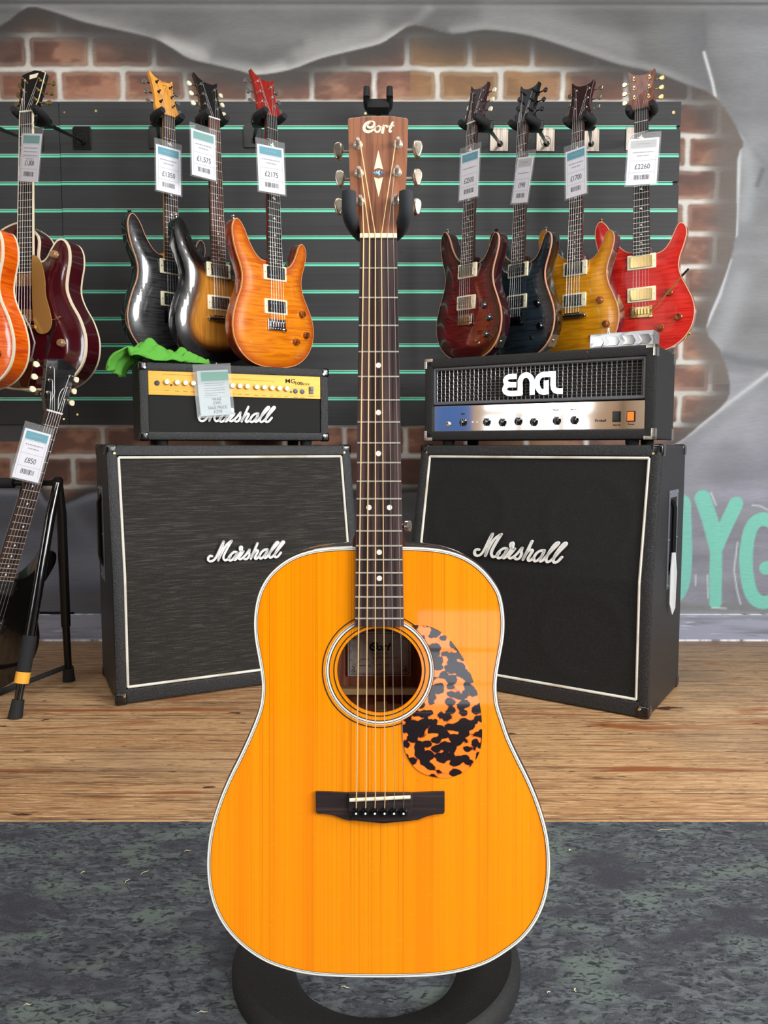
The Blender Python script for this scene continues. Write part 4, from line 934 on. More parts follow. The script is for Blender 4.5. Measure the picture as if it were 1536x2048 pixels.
# left, gold panel
ML = frame((-.764, 2.425, .783), 22.8); W1, H1, D1 = .622, .244, .24
c = thing('amplifier_head', 'black amplifier head with gold control panel standing on the left speaker cabinet', 'amplifier', ML)
head_shell(c, 0, W1, D1, H1, .028, tolex)
b = MB(); b.box(.028, W1 - .028, .008, .03, .028, .142, .001); b.build('front_panel', mat('black_cloth_panel', (22, 22, 22), .8), c)
gold_panel = mat('brushed_gold_panel', (222, 170, 66), .42, .2, tex=[('noise', (3, 3, 200), (212, 158, 54), .4, .6, 3)])
b = MB(); b.box(.028, W1 - .028, .004, .03, .142, .224, .001); gp = b.build('control_panel', gold_panel, c)
def dial(px, py, kind, y=.004):
    x, z = on_plane(px, py, ML, y); b = MB()
    if kind == 'knob': b.lathe([(.0095, 0), (.0085, .010), (.007, .013), (.001, .0132)], (x, y, z), (0, -1, 0), 16); b.build('control_knob', mat('satin_gold_knob', (236, 220, 180), .3, .7), gp)
    elif kind == 'jack': b.lathe([(.0085, 0), (.008, .003), (.0045, .0032), (.004, .0005)], (x, y, z), (0, -1, 0), 16); b.build('jack_socket', blackplastic, gp)
    elif kind == 'button': b.box(x - .0028, x + .0028, y - .004, y, z - .0028, z + .0028, .0006); b.build('push_button', blackplastic, gp)
    else: b.box(x - .0075, x + .0075, y - .004, y, z - .012, z + .012, .001); b.box(x - .005, x + .005, y - .006, y, z - .002, z + .009, .001); b.build('power_switch', blackplastic, gp)
    return x, z
q = lambda cx, cy: (280 + cx / 4.042, 720 + cy / 4.042)
dial(*q(138, 186), 'jack')
kx = [215, 298, 365, 428, 492, 556, 620, 682, 745, 803, 863, 940, 1000, 1063, 1122, 1182]
lab = MB()
for cx in kx:
    x, z = dial(*q(cx, 178 + (cx - 215) * .0565), 'knob'); lab.box(x - .007, x + .007, .0035, .004, z - .0275, z - .0262)
for cx, cy in ((253, 202), (1221, 258)): dial(*q(cx, cy), 'button')
for cx, cy in ((1257, 252), (1312, 255)): x, z = dial(*q(cx, cy), 'jack'); lab.box(x - .008, x + .008, .0035, .004, z - .021, z - .0195)
x, z = dial(*q(1383, 245), 'switch'); lab.box(x - .01, x + .01, .0035, .004, z - .021, z - .0195)
for (a, c0), (d, e) in (((180, 112), (430, 128)), ((720, 145), (890, 165)), ((900, 158), (1080, 178))):
    x0, z0 = on_plane(*q(a, c0), ML, .004); x1, z1 = on_plane(*q(d, e), ML, .004); lab.box(x0, x1, .0035, .004, (z0 + z1) / 2 - .0004, (z0 + z1) / 2 + .0004); lab.box(x1 - .0008, x1, .0035, .004, (z0 + z1) / 2 - .006, (z0 + z1) / 2)
lab.build('panel_legend', mat('brown_print', (130, 94, 34), .6), gp)
x0, z0 = on_plane(*q(1215, 172), ML, .004); o = text_mesh('MG', .020, Matrix.Translation((x0, .0036, z0)), inkblack, gp, 'panel_lettering', sx=1.2, bold=.0003)
x0, z0 = on_plane(*q(1282, 190), ML, .004); o = text_mesh('100', .0145, Matrix.Translation((x0, .0036, z0)), inkblack, gp, 'panel_lettering', sx=1.3, bold=.0003)
x0, z0 = on_plane(*q(1338, 197), ML, .004); o = text_mesh('HDFX', .0095, Matrix.Translation((x0, .0036, z0)), inkblack, gp, 'panel_lettering', sx=1.2, bold=.0001)
(ax, az), (bx_, bz) = on_plane(398, 844, ML, .008), on_plane(547, 844, ML, .008)
script_logo('badge', c, ax, (az + bz) / 2 + .003, bx_ - ax, .008, depth=.006, weight=38, label='raised white script badge')
for xx, sg in ((0, 1), (W1, -1)):
    for zc, top in ((H1, 1), (0, 0)):
        b = MB(); b.box(min(xx - sg * .003, xx + sg * .026), max(xx - sg * .003, xx + sg * .026), -.003, .03, zc - .028 if top else zc - .003, zc + .003 if top else zc + .028, .009, 0, 3); b.lathe([(.0045, 0), (.0035, .002)], (xx + sg * .018, -.003, zc + (-.018 if top else .018)), (0, -1, 0), 10, 1)
        b.build('corner_cap', [cornerm, chrome], c)
b = MB(); b.tube([(W1 / 2 - .12, D1 / 2, H1), (W1 / 2 - .10, D1 / 2, H1 + .006), (W1 / 2 + .10, D1 / 2, H1 + .006), (W1 / 2 + .12, D1 / 2, H1)], .007, 8, flat=.5); b.build('carry_handle', blackplastic, c)

# right, chrome panel and woven grille
ME = frame((.767, 2.194, .783), -31); W2, H2, D2 = .738, .266, .275
c = thing('amplifier_head', 'worn black amplifier head with woven metal grille and mirror panel on the right speaker cabinet', 'amplifier', ME)
head_shell(c, -W2, 0, D2, H2, .030, tolex_old, .04)
gx0, gx1, gz0, gz1 = -W2 + .032, -.034, .122, .232
b = MB(); b.box(gx0, gx1, .030, .04, gz0, gz1); b.build('backing_cloth', inkblack, c)
b = MB()
fr = mat('grey_grille_frame', (96, 97, 102), .4, .3)
for (a, d, e, f_) in ((gx0 - .006, gx1 + .006, gz1 - .004, gz1 + .006), (gx0 - .006, gx1 + .006, gz0 - .006, gz0 + .004), (gx0 - .006, gx0 + .004, gz0, gz1), (gx1 - .004, gx1 + .006, gz0, gz1)): b.box(a, d, .008, .022, e, f_, .003)
b.build('grille_frame', fr, c)
b = MB(); n = 46; m_ = 12
for i in range(n):
    x = gx0 + (gx1 - gx0) * (i + .5) / n
    b.tube([(x, .017 + .0016 * (1 if (j + i) % 2 else -1), gz0 + (gz1 - gz0) * j / m_) for j in range(m_ + 1)], .00115, 5)
for j in range(m_):
    z = gz0 + (gz1 - gz0) * (j + .5) / m_
    b.tube([(gx0 + (gx1 - gx0) * (i + .5) / n, .017 + .0013 * (1 if (i + j) % 2 else -1), z) for i in range(n)], .00105, 5)
b.build('woven_grille', mat('grille_steel', (150, 150, 152), .35, .9), c)
def rel(cx, cy, y): return on_plane(990 + cx / 10.24, 730 + cy / 10.24, ME, y)
b = MB(); ww = .0092 * 1.0
def estroke(pts, nn=5, sm=True):
    p2 = catmull(pts, nn, False) if sm else pts
    p3 = [rel(x, y, .004) for x, y in p2]; b.stroke(p3, ENW, .002, .008, 0, False)
xa, _ = rel(500, 300, .004); xb2, _ = rel(600, 300, .004); ENW = abs(xb2 - xa) * .98
estroke([(450, 232), (330, 238), (250, 262), (218, 320), (245, 378), (320, 405), (440, 405)]); estroke([(330, 405), (250, 420), (205, 480), (215, 545), (290, 582), (430, 582), (560, 570)])
estroke([(520, 612), (520, 450), (522, 330), (560, 245), (645, 205), (720, 240), (762, 320), (764, 450), (764, 610)])
estroke([(1243, 180), (1100, 190), (980, 200), (895, 260), (865, 370), (895, 490), (960, 548), (1055, 552)]); estroke([(1055, 600), (1055, 450), (1055, 320)], 2)
estroke([(1195, 140), (1195, 300), (1195, 430), (1225, 510), (1300, 535), (1392, 532)])
b.build('badge', chrome, c, 'raised chrome lettering ENGL')
b = MB(); b.box(gx0 - .004, gx1 + .004, .010, .03, .030, .112, .0008); cpn = b.build('control_panel', mat('mirror_chrome_panel', (236, 232, 226), .06, 1.0), c)
qe = lambda cx, cy: on_plane(820 + cx / 2.743, 640 + cy / 2.743, ME, .010)
for cx, cy in ((292, 562), (422, 560), (508, 562), (595, 556), (680, 560), (806, 553), (903, 550)):
    x, z = qe(cx, cy); b = MB(); b.lathe([(.0125, 0), (.0115, .006), (.007, .008), (.0065, .016), (.001, .0165)], (x, .010, z), (0, -1, 0), 18); b.box(x - .0028, x + .0028, -.0075, .002, z - .012, z + .012, .0015); b.build('control_knob', blackgloss, cpn)
x, z = qe(210, 572); b = MB(); b.lathe([(.0095, 0), (.0085, .004), (.0048, .0045), (.0042, .0002)], (x, .010, z), (0, -1, 0), 16); b.build('jack_socket', nickel, cpn)
for cx, cy in ((343, 560), (368, 560), (742, 523), (742, 546), (840, 519)):
    x, z = qe(cx, cy); b = MB(); b.lathe([(.003, 0), (.0026, .0016)], (x, .010, z), (0, -1, 0), 10); b.build('indicator', goldm if cx > 700 else white_pl, cpn)
for cx, cy, mt, nm in ((1134, 530, blackplastic, 'standby_switch'), (1213, 529, mat('lit_orange_switch', (250, 110, 20), .3, emit=((255, 96, 10), .7)), 'power_switch')):
    x, z = qe(cx, cy); b = MB(); b.box(x - .012, x + .012, .006, .010, z - .0155, z + .0155, .001, 1); b.box(x - .009, x + .009, .002, .0065, z - .0125, z + .0125, .001, 0); b.build(nm, [mt, blackplastic], cpn)
for s_, cx, cy, sz in (('Gain', 290, 515, .0065), ('Master A', 806, 493, .0065), ('Master B', 903, 490, .0065), ('Fireball', 1045, 552, .0105), ('Stand By', 1134, 576, .0058), ('Power', 1213, 572, .0065)):
    x, z = qe(cx, cy); text_mesh(s_, sz, Matrix.Translation((x, .0096, z)), inkblack, cpn, 'panel_lettering', bold=.00025, sx=1.1)
for xx, sg in ((-W2, 1), (0, -1)):
    for zc, top in ((H2, -1), (0, 1)):
        b = MB(); a, d = sorted((xx - sg * .0015, xx + sg * .030)); e, f_ = sorted((zc - top * .0015, zc + top * .010)); b.box(a, d, -.0018, .028, e, f_, .002)
        a, d = sorted((xx - sg * .0015, xx + sg * .010)); e, f_ = sorted((zc - top * .0015, zc + top * .032)); b.box(a, d, -.0018, .028, e, f_, .002)
        b.build('metal_corner', nickel, c)
        b = MB(); a, d = sorted((xx - sg * .0015, xx + sg * .012)); e, f_ = sorted((zc - top * .0015, zc + top * .034)); b.box(a, d, D2 - .03, D2 + .0015, e, f_, .002); b.build('metal_corner', nickel, c)
b = MB(); b.tube([(-W2 / 2 - .12, D2 / 2, H2), (-W2 / 2 - .10, D2 / 2, H2 + .007), (-W2 / 2 + .10, D2 / 2, H2 + .007), (-W2 / 2 + .12, D2 / 2, H2)], .008, 8, flat=.4); b.build('carry_handle', blackplastic, c)
# silver embossed box on the right head
bm_ = frame(ME @ Vector((-.105, .02, H2)), -31); t = thing('metal_box', 'small silver embossed metal box on top of the worn amplifier head', 'box', bm_)
b = MB(); b.box(-.092, .092, .0, .075, .0015, .044, .003); b.build('case', mat('brushed_aluminium', (196, 196, 198), .32, .95, tex=[('wavy', (12, 12, 30), (120, 122, 126), .45, .65, 2)]), t)
for i in range(4):
    b = MB(); xx = -.068 + i * .045; b.prism([(xx - .019, .006), (xx + .012, .006), (xx + .02, .018), (xx + .012, .034), (xx - .019, .034), (xx - .010, .018)], -.0025, .001, 'y', .0015); b.build('embossed_panel', mat('polished_aluminium', (222, 222, 222), .15, 1.0), t)
b = MB(); b.lathe([(.006, 0), (.006, .006), (.004, .008), (.004, .018), (.001, .019)], (-.045, .03, .044), (0, 0, 1), 14); b.build('foot_switch', chrome, t)
for sx_ in (-.08, .08):
    b = MB(); b.lathe([(.005, 0), (.006, .002)], (sx_, .03, 0), (0, 0, 1), 12); b.build('foot', rubber, t)

# sale tag on the left head
MT = frame(ML @ Vector((.2, -.006, .118)), 22.8)
x0, z0 = on_plane(384, 731, ML, -.006); x1, z1 = on_plane(458, 733, ML, -.006); x3, z3 = on_plane(397, 833, ML, -.006)
wd = x1 - x0 + .003; hh = z0 - z3 + .005
MT = ML @ Matrix.Translation(((x0 + x1) / 2 + .006, -.019, (z0 + z3) / 2)) @ Matrix.Rotation(R(-4.5), 4, 'Y') @ Matrix.Rotation(R(2.0), 4, 'X')
t = thing('sale_tag', 'white sale price tag in a plastic sleeve hanging over the gold amplifier panel', 'price tag', MT)
def curved(b, x0, x1, z0, z1, y, mi=0, th=.0006, n=8):
    f = lambda z: y + .006 * math.sin((z / hh + .5) * 3.0) - .004
    vs = []; fs = []
    for k in range(n + 1):
        z = z0 + (z1 - z0) * k / n
        vs += [(x0, f(z), z), (x1, f(z), z), (x0, f(z) + th, z), (x1, f(z) + th, z)]
    for k in range(n):
        a = 4 * k; fs += [(a, a + 1, a + 5, a + 4), (a + 2, a + 6, a + 7, a + 3), (a, a + 4, a + 6, a + 2), (a + 1, a + 3, a + 7, a + 5)]
    fs += [(0, 2, 3, 1), (4 * n, 4 * n + 1, 4 * n + 3, 4 * n + 2)]
    b.add(vs, fs, mi); return f
b = MB(); f = curved(b, -wd * .40, wd * .42, -hh * .46, hh * .40, 0); b.build('card', mat('pale_card', (186, 198, 202), .6), t)
b = MB(); curved(b, -wd * .5, wd * .5, -hh * .5, hh * .52, -.0028, th=.0003); b.build('plastic_sleeve', mat('hazy_plastic_sleeve', (232, 240, 244), .1, alpha=.12, spec=.8), t)
b = MB(); curved(b, -wd * .3, wd * .42, hh * .2, hh * .37, -.0005, th=.0003); b.build('header_band', mat('green_print', (70, 150, 130), .5), t)
b = MB()
for k, (z, e) in enumerate(((.155, .3), (.115, .28), (.06, .3), (.02, .3), (-.03, .3), (-.07, .1))): curved(b, -wd * .24, wd * e, hh * z - .0012, hh * z + .0012, -.0004, 0, .0003, 1)
for z in (-.11, -.27): curved(b, -wd * .28, wd * .40, hh * z - .0004, hh * z + .0004, -.0004, 0, .0003, 1)
b.build('printed_lines', inkgrey, t)
for s_, z, sz in (('WAS', -.155, .0135), ('£395', -.225, .0125), ('SALE PRICE', -.315, .0125), ('£250', -.39, .0135)):
    text_mesh(s_, sz, Matrix.Translation((wd * .06, f(hh * z) - .0008, hh * z)), mat('grey_text_ink', (84, 96, 104), .6), t, 'price_text', depth=.0002, bold=.0002)

# green microfibre cloth draped over the corner of the left head
def green_cloth():
    NU, NV = 60, 26; vs = []; fs = []
    # path from the hanging left end over the corner to the thin right end, local to the head (x, z) and width along depth
    path = [(-.066, -.034, .085), (-.058, -.008, .085), (-.030, .022, .09), (.0, .046, .09), (.032, .060, .10), (.062, .055, .10), (.095, .036, .09), (.125, .030, .08), (.148, .040, .07), (.170, .024, .06), (.20, .012, .05), (.225, .004, .03)]
    pp = catmull(path, 6, False)
    for i in range(NU + 1):
        u = i / NU * (len(pp) - 1); k = min(int(u), len(pp) - 2); fr_ = u - k
        x, z, wdt = [pp[k][j] * (1 - fr_) + pp[k + 1][j] * fr_ for j in range(3)]
        for j in range(NV + 1):
            v = j / NV * 2 - 1
            y = .050 + v * wdt * .62
            drop = (1 - math.cos(v * 1.35)) * max(z, .012) * 1.15 if x > -.01 else 0
            wr = .009 * math.sin(6 * v + 60 * x) + .006 * math.sin(11 * v - 75 * x) + .003 * math.sin(23 * v + 120 * x)
            zz = z - drop + (wr if x > -.01 else wr * .3); xx = x + .008 * math.sin(9 * v + 3 * x * 10) * (1 if x < 0 else .5)
            s_ = min(1, max(0, (.012 - x) / .05)); xx += .030 * v * s_; zz -= .012 * v * s_
            if xx > -.004: zz = max(zz, .0035)
            else: xx = min(xx, -.006 + 0)
            vs.append((xx, y, zz + H1))
    for i in range(NU):
        for j in range(NV): a = i * (NV + 1) + j; fs.append((a, a + 1, a + NV + 2, a + NV + 1))
    b = MB().add(vs, fs, 0, True); o = b.build('cleaning_cloth', mat('bright_green_microfibre', (98, 172, 70), .9, spec=.1, bump=((300, 300, 300), .3, .002)))
    so = o.modifiers.new('thickness', 'SOLIDIFY'); so.thickness = .003; so.offset = 1
    o.matrix_world = ML; tag(o, 'bright green microfibre cloth crumpled over the corner of the left amplifier head', 'cloth')
green_cloth()

# ------------------------------------------------------------ folding A-frame guitar stand and the black guitar on it, far left
ap = P(116, 966, 2.27); f1 = PF(30, 1436); f2 = PF(138, 1362)
st = thing('guitar_rack', 'black folding guitar rack with yellow band on its front leg, at the left edge', 'guitar stand', frame((ap.x, 2.27, 0), 0))
I_ = Matrix.Translation((-ap.x, -2.27, 0))
def stl(p): return I_ @ Vector(p)
for dx in (0, -1.1):
    A = stl(ap) + Vector((dx, 0, 0))
    for ft, is_front in ((f1, True), (f2, False)):
        Fp = stl(ft) + Vector((dx, 0, 0)); b = MB()
        top_ = A + Vector((0, -.004 if is_front else .004, 0)); kn = A.lerp(Fp, .14)
        kn = kn + Vector((0, (-.012 if is_front else .012), 0))
        b.tube([top_, kn, A.lerp(Fp, .7)], [.012, .0145, .0145], 14)
        b.tube([A.lerp(Fp, .68), A.lerp(Fp, .97)], .0115, 14)
        lg = b.build('leg', blackgloss if is_front else blacksatin, st)
        if is_front:
            b = MB(); b.tube([A.lerp(Fp, .66), A.lerp(Fp, .81)], [.0195, .0195], 16); b.build('grip', foam, lg)
            b = MB(); b.tube([A.lerp(Fp, .81), A.lerp(Fp, .857)], [.0198, .0198], 16); b.build('yellow_band', mat('yellow_orange_plastic', (246, 178, 60), .4), lg)
        b = MB(); b.tube([A.lerp(Fp, .925), A.lerp(Fp, .955), A.lerp(Fp, 1.0)], [.0165, .0175, .020], 14); b.build('rubber_foot', rubber, lg)
A = stl(ap); b = MB(); b.tube([A + Vector((.012, 0, 0)), A + Vector((-1.11, 0, 0))], .0085, 12); b.tube([A + Vector((0, -.008, .006)), A + Vector((0, .008, .006))], .013, 10); b.build('cross_bar', blacksatin, st)
for (xa_, xb_) in ((-.05, -.10), (-.13, -.30), (-.36, -.6), (-.66, -.9)):
    b = MB(); b.tube([A + Vector((xa_, 0, 0)), A + Vector((xb_, 0, 0))], .015, 12); b.build('foam_sleeve', foam, st)
b = MB(); q0 = stl(PF(60, 966)); sl = P(78, 962, 2.25); b.tube([stl(sl), stl(sl) + Vector((0, -.05, .004))], .007, 8); b.build('neck_post', rubber, st)
l0 = stl(f2) + Vector((-.004, -.01, .05)); l1 = stl(PF(0, 1385, .05)); b = MB(); b.tube([l0, l1.lerp(l0, .5), l1, l1 + Vector((-.4, -.02, 0))], [.008, .008, .011, .011], 10); b.build('lower_bar', rubber, st)
b = MB(); rb0, rb1 = stl(P(148, 1226, 2.40)), stl(P(-200, 1224, 2.40)); b.tube([rb0, rb1], .004, 8); b.build('spreader_rod', blacksatin, st)
def black_extra(g, yp, yt, nut, T):
    b = MB(); b.prism(catmull([(-.06, .30), (-.028, .335), (-.028, .30), (0, .285), (.028, .30), (.04, .26), (.05, .2), (.03, .12), (.0, .1), (-.05, .14), (-.09, .22)], 4), yp - .003, yp - .001, 'y'); b.build('pickguard', blackgloss, g)
Bp, Np = P(-66, 1390, 2.205), P(105, 824, 2.24)
gl, Ml = electric('electric_guitar', 'black electric guitar leaning on the folding rack with £850 tag on its neck', Bp, Np, 58, top=mat('black_lacquer', (8, 8, 9), .2, coat=1), side=mat('black_lacquer', (8, 8, 9), .2, coat=1), bind=None, neckm=blackgloss, headm=blackgloss, head=HEADW, hw=nickel, button=ivory, cover=inkblack, ringm=blackplastic,
                  inlay='dot', bridge='plate', fbm=rosewood, dome=.004, headtilt=12, group=None)
b = MB(); tl = Matrix.Translation((0, 0, 0))
tl = Matrix.Translation((0, -.006, .777)) @ Matrix.Rotation(R(-12), 4, 'X') @ Matrix.Translation((0, .006, -.777)); b.M = tl
for pts in ([(-.012, .03), (-.008, .05), (-.012, .065)], [(.01, .012), (.006, .04), (.01, .06), (.016, .068)]): b.stroke([(x, .777 + z) for x, z in catmull(pts, 4, False)], .0014, -.0072, -.0064)
b.build('headstock_inlay', white_pl, gl)
price_tag('£850 price tag on the black electric guitar leaning on the rack', ((53, 850), (100, 876), (26, 948), (74, 972)), 2.17, 34, '£850', teal, lines_=2)

# ------------------------------------------------------------ the acoustic guitar in front
GD = 0.885                                  # distance of the soundboard along the view axis
def camw(xc, yc, d):                        # metres right, up, ahead of the camera -> world
    return Vector((xc, d * cp + yc * sp, HC + yc * cp - d * sp))
X0, Z0 = (757 - 768) / F * GD, (1024 - 1953) / F * GD
BASE = camw(X0, Z0, GD)
MA = Matrix.Translation(BASE) @ Matrix.Rotation(-PITCH, 4, 'X')
def A2(px, py, w_=0.0):                     # picture point on the guitar's own plane w_ behind (+) or before (-) the soundboard
    d = GD + w_; return ((px - 768) / F * d - X0, (1024 - py) / F * d - Z0)
def A2s(pts, w_=0.0): return [A2(x, y, w_) for x, y in pts]
g = thing('acoustic_guitar', 'orange yellow dreadnought acoustic guitar with tortoiseshell pickguard standing in front', 'acoustic guitar', MA)
left = [(757, 1094), (715, 1094), (672, 1095.5), (636, 1099), (606, 1106), (578, 1118), (553, 1136), (533, 1158), (519, 1185), (511.5, 1215), (509, 1245), (510.5, 1275), (515.5, 1305), (521, 1335), (524.5, 1362), (524.6, 1385), (521, 1412), (512, 1440), (498, 1474), (480, 1513), (461, 1551), (444, 1590), (430, 1630),
        (420.5, 1668), (416, 1705), (415.5, 1742), (419.5, 1778), (429, 1813), (446, 1847), (470, 1877), (500, 1903), (535, 1924), (574, 1938), (615, 1947), (660, 1951.5), (710, 1953), (757, 1953.5)]
right = [(2 * 757.3 - x + (2.5 if 1180 < y < 1450 else 0), y) for x, y in left[1:-1]][::-1]
right = [(x - (3 if y > 1900 else 0), y) for x, y in right]
OL = catmull(A2s(left + right), 3)
HX, HZ = A2(759, 1341); HR = 84.8 / F * GD; px_ = GD / F
HOLE = circle(HX, HZ, HR, 72)
spruce = mat('orange_spruce_gloss', (253, 152, 2), 0.3, spec=.25, coat=.75, coat_rough=.04, tex=[
    ('noise', (420, 1, 1.2), (238, 132, 2), .52, .78, 2), ('noise', (30, 1, .4), (250, 136, 2), .45, .72, 2), ('noise', (800, 1, 1.2), (206, 104, 2), .60, .78, 1), ('noise', (300, 1, .5), (226, 118, 2), .62, .70, 2), ('noise', (60, 1, 300), (255, 162, 14), .64, .85, 2)], bump=((9, 1, 45), .10, .002))
v, t_, d = plate(OL, (HOLE,), .02, 0, .05)
b = MB().add(v, t_, 0, False); k = len(HOLE)
b.add([(x, 0, z) for x, z in HOLE] + [(x, .003, z) for x, z in HOLE], [(i, (i + 1) % k, k + (i + 1) % k, k + i) for i in range(k)], 0, True)
b.build('soundboard', spruce, g)
darkside = mat('dark_mahogany_side', (46, 24, 18), .22, coat=1.0, tex=[('noise', (30, 120, 30), (26, 14, 12), .4, .65, 3)])
inner = mat('raw_mahogany_inside', (190, 120, 88), .7, tex=[('noise', (220, 200, 6), (150, 86, 60), .45, .65, 4)])
def shell(b, rings, mi=0):
    kk = len(OL); o0 = len(b.v)
    for dd, y in rings: b.v += [(x, y, z) for x, z in offset(OL, dd)]
    for i in range(len(rings) - 1):
        for j in range(kk): b.f.append([o0 + i * kk + j, o0 + i * kk + (j + 1) % kk, o0 + (i + 1) * kk + (j + 1) % kk, o0 + (i + 1) * kk + j]); b.m.append(mi); b.sm.append(True)
DB = .105
b = MB(); shell(b, [(0.0, .0065), (-.0022, .009), (-.0024, DB - .006), (-.0005, DB - .004)]); b.build('sides', darkside, g)
b = MB(); shell(b, [(.0, DB - .004), (.0012, DB), (.006, DB + .001)]); kk = len(OL)
b.f.append([2 * kk + j for j in range(kk)]); b.m.append(0); b.sm.append(False); b.build('back_binding', white_pl, g)
q = offset(OL, .004); b = MB(); b.add([(x, DB - .003, z) for x, z in q], [tuple(range(len(q)))], 0)
q2 = offset(OL, .003); n2 = len(q2); b.add([(x, .004, z) for x, z in q2] + [(x, DB - .003, z) for x, z in q2], [(i, (i + 1) % n2, n2 + (i + 1) % n2, n2 + i) for i in range(n2)], 0, True)
b.build('inner_shell', inner, g)
# binding: white, thin black purfling lines
bl = MB()
for (o0, o1, mi) in ((-.0003, .0017, 0), (.0017, .0022, 1), (.0022, .0032, 0), (.0032, .0037, 1)):
    qa, qb = offset(OL, o0), offset(OL, o1); n2 = len(qa)
    y = -.0006; bl.add([(x, y, z) for x, z in qa] + [(x, y, z) for x, z in qb], [(i, (i + 1) % n2, n2 + (i + 1) % n2, n2 + i) for i in range(n2)], mi)
    if o0 < 0: bl.add([(x, y, z) for x, z in qa] + [(x, .0065, z) for x, z in qa], [(i, (i + 1) % n2, n2 + (i + 1) % n2, n2 + i) for i in range(n2)], 0, True)
bl.build('binding', [white_pl, inkblack], g)
b = MB()
for r0, r1, mi in ((90.2, 92.2, 0), (100, 101.8, 0), (101.8, 105.2, 1), (105.2, 106.6, 0), (106.6, 108, 1), (113, 115, 0)): ring(b, HX, HZ, r0 * px_, r1 * px_, -.0004, .0002, 96, mi)
b.build('rosette', [inkblack, white_pl], g)
# inside: label, centre strip, brace
w_ = DB - .004
w_ = DB - .0075
lx0, lz1 = A2(695.5, 1263, w_); lx1, lz0 = A2(822, 1352, w_)
b = MB(); b.box(lx0, lx1, w_ - .0006, w_ + .0008, lz0, lz1)
ii_ = lambda f0, f1, g0, g1: b.box(lx0 + (lx1 - lx0) * f0, lx0 + (lx1 - lx0) * f1, w_ - .0010, w_ - .0006, lz0 + (lz1 - lz0) * g0, lz0 + (lz1 - lz0) * g1, 0, 1)
for f0, f1, g0, g1 in ((.03, .97, .04, .05), (.03, .97, .95, .96), (.03, .036, .04, .96), (.964, .97, .04, .96), (.15, .85, .07, .075)): ii_(f0, f1, g0, g1)
for cx_, cz_ in ((.09, .12), (.91, .12), (.09, .86), (.91, .86)):
    for kq in range(5):
        a0 = kq * 1.3; ctr = (lx0 + (lx1 - lx0) * (cx_ + .02 * math.cos(a0 * 2)), lz0 + (lz1 - lz0) * (cz_ + (.03 * kq - .04)))
        pts = [(ctr[0] + .0022 * math.cos(a0 + t2) * (1 - t2 / 7), ctr[1] + .0022 * math.sin(a0 + t2) * (1 - t2 / 7)) for t2 in [j * .5 for j in range(10)]]
        b.stroke(pts, .0005, w_ - .001, w_ - .0006, 1)
labm = mat('aged_label_paper', (216, 204, 190), .7, tex=[('noise', (160, 160, 160), (190, 176, 162), .5, .7, 3)])
b.build('sound_hole_label', [labm, inkblack], g)
cx_, cz_ = A2(739, 1293, w_); cort_logo('label_script', g, cx_, cz_, .0275, w_ - .0006, .0006, inkblack, 'black script lettering on the inner label')
for s_, px, py, sz in (('GUITARS', 760, 1307, .0042), ('MODEL:', 731, 1318.5, .0028), ('EARTH100V NAT', 772, 1315.5, .0036), ('SERIAL No:', 731, 1331, .0026), ('150711221', 763, 1330, .0036)):
    x, z = A2(px, py, w_); text_mesh(s_, sz, Matrix.Translation((x, w_ - .0010, z)), inkblack, g, 'label_text', depth=.0001, sx=1.25)
w_ = DB - .004
xa_, za_ = A2(749, 1352, w_); xb_, zb2 = A2(775, 1440, w_)
b = MB(); b.box(xa_, xb_, w_ - .003, w_ + .001, zb2, A2(757, 1255, w_)[1] + .03, .001)
b.build('centre_strip', mat('spruce_strip', (206, 164, 116), .7, tex=[('noise', (20, 20, 400), (176, 132, 88), .45, .6, 2)]), g)
x0_, z1_ = A2(640, 1379, .085); x1_, z0_ = A2(880, 1391, .085)
b = MB(); b.box(x0_, x1_, .085, w_ + .001, z0_ + .0005, z1_ + .001, .0015); b.build('back_brace', mat('spruce_brace', (222, 180, 126), .7), g)
# pickguard
arc = [(452 + 356 * math.cos(R(a)), 945 + 356 * math.sin(R(a))) for a in np.linspace(64, -53, 26)]
outp = catmull([(665, 652), (720, 650), (790, 664), (850, 694), (905, 740), (960, 810), (1010, 892), (1050, 985), (1085, 1085), (1108, 1190), (1117, 1290), (1116, 1400), (1095, 1490), (1050, 1560), (985, 1612), (900, 1640), (820, 1638), (740, 1616), (680, 1575), (630, 1500), (605, 1410), (599, 1330), (598, 1272)], 4, False)
pg = [A2(620 + x / 3.25, 1050 + y / 3.25) for x, y in outp + arc[1:-1]]
tort = bpy.data.materials.new('tortoiseshell'); tort.use_nodes = True; N = tort.node_tree.nodes; L = tort.node_tree.links; bs = N['Principled BSDF']
bs.inputs['Roughness'].default_value = .1; bs.inputs['Coat Weight'].default_value = 1; bs.inputs['Coat Roughness'].default_value = .02
tc = N.new('ShaderNodeTexCoord')
def tn(scale, typ='noise', det=2, dist=0.0):
    mp = N.new('ShaderNodeMapping'); mp.inputs['Scale'].default_value = scale; L.new(tc.outputs['Object'], mp.inputs[0])
    if typ == 'noise': n = N.new('ShaderNodeTexNoise'); n.inputs['Detail'].default_value = det; n.inputs['Distortion'].default_value = dist; n.inputs['Scale'].default_value = 1; L.new(mp.outputs[0], n.inputs[0]); return n.outputs['Fac']
    n = N.new('ShaderNodeTexVoronoi'); n.feature = 'SMOOTH_F1'; n.inputs['Scale'].default_value = 1; n.inputs['Smoothness'].default_value = .25; L.new(mp.outputs[0], n.inputs[0]); return n.outputs['Distance']
def mth(op, a, bb):
    n = N.new('ShaderNodeMath'); n.operation = op
    for i, vv in enumerate((a, bb)):
        if isinstance(vv, (int, float)): n.inputs[i].default_value = vv
        else: L.new(vv, n.inputs[i])
    return n.outputs[0]
big = tn((34, 1, 44), 'noise', 4, .6); vor = tn((88, 1, 110), 'voronoi'); sp_ = tn((150, 1, 150), 'noise', 2)
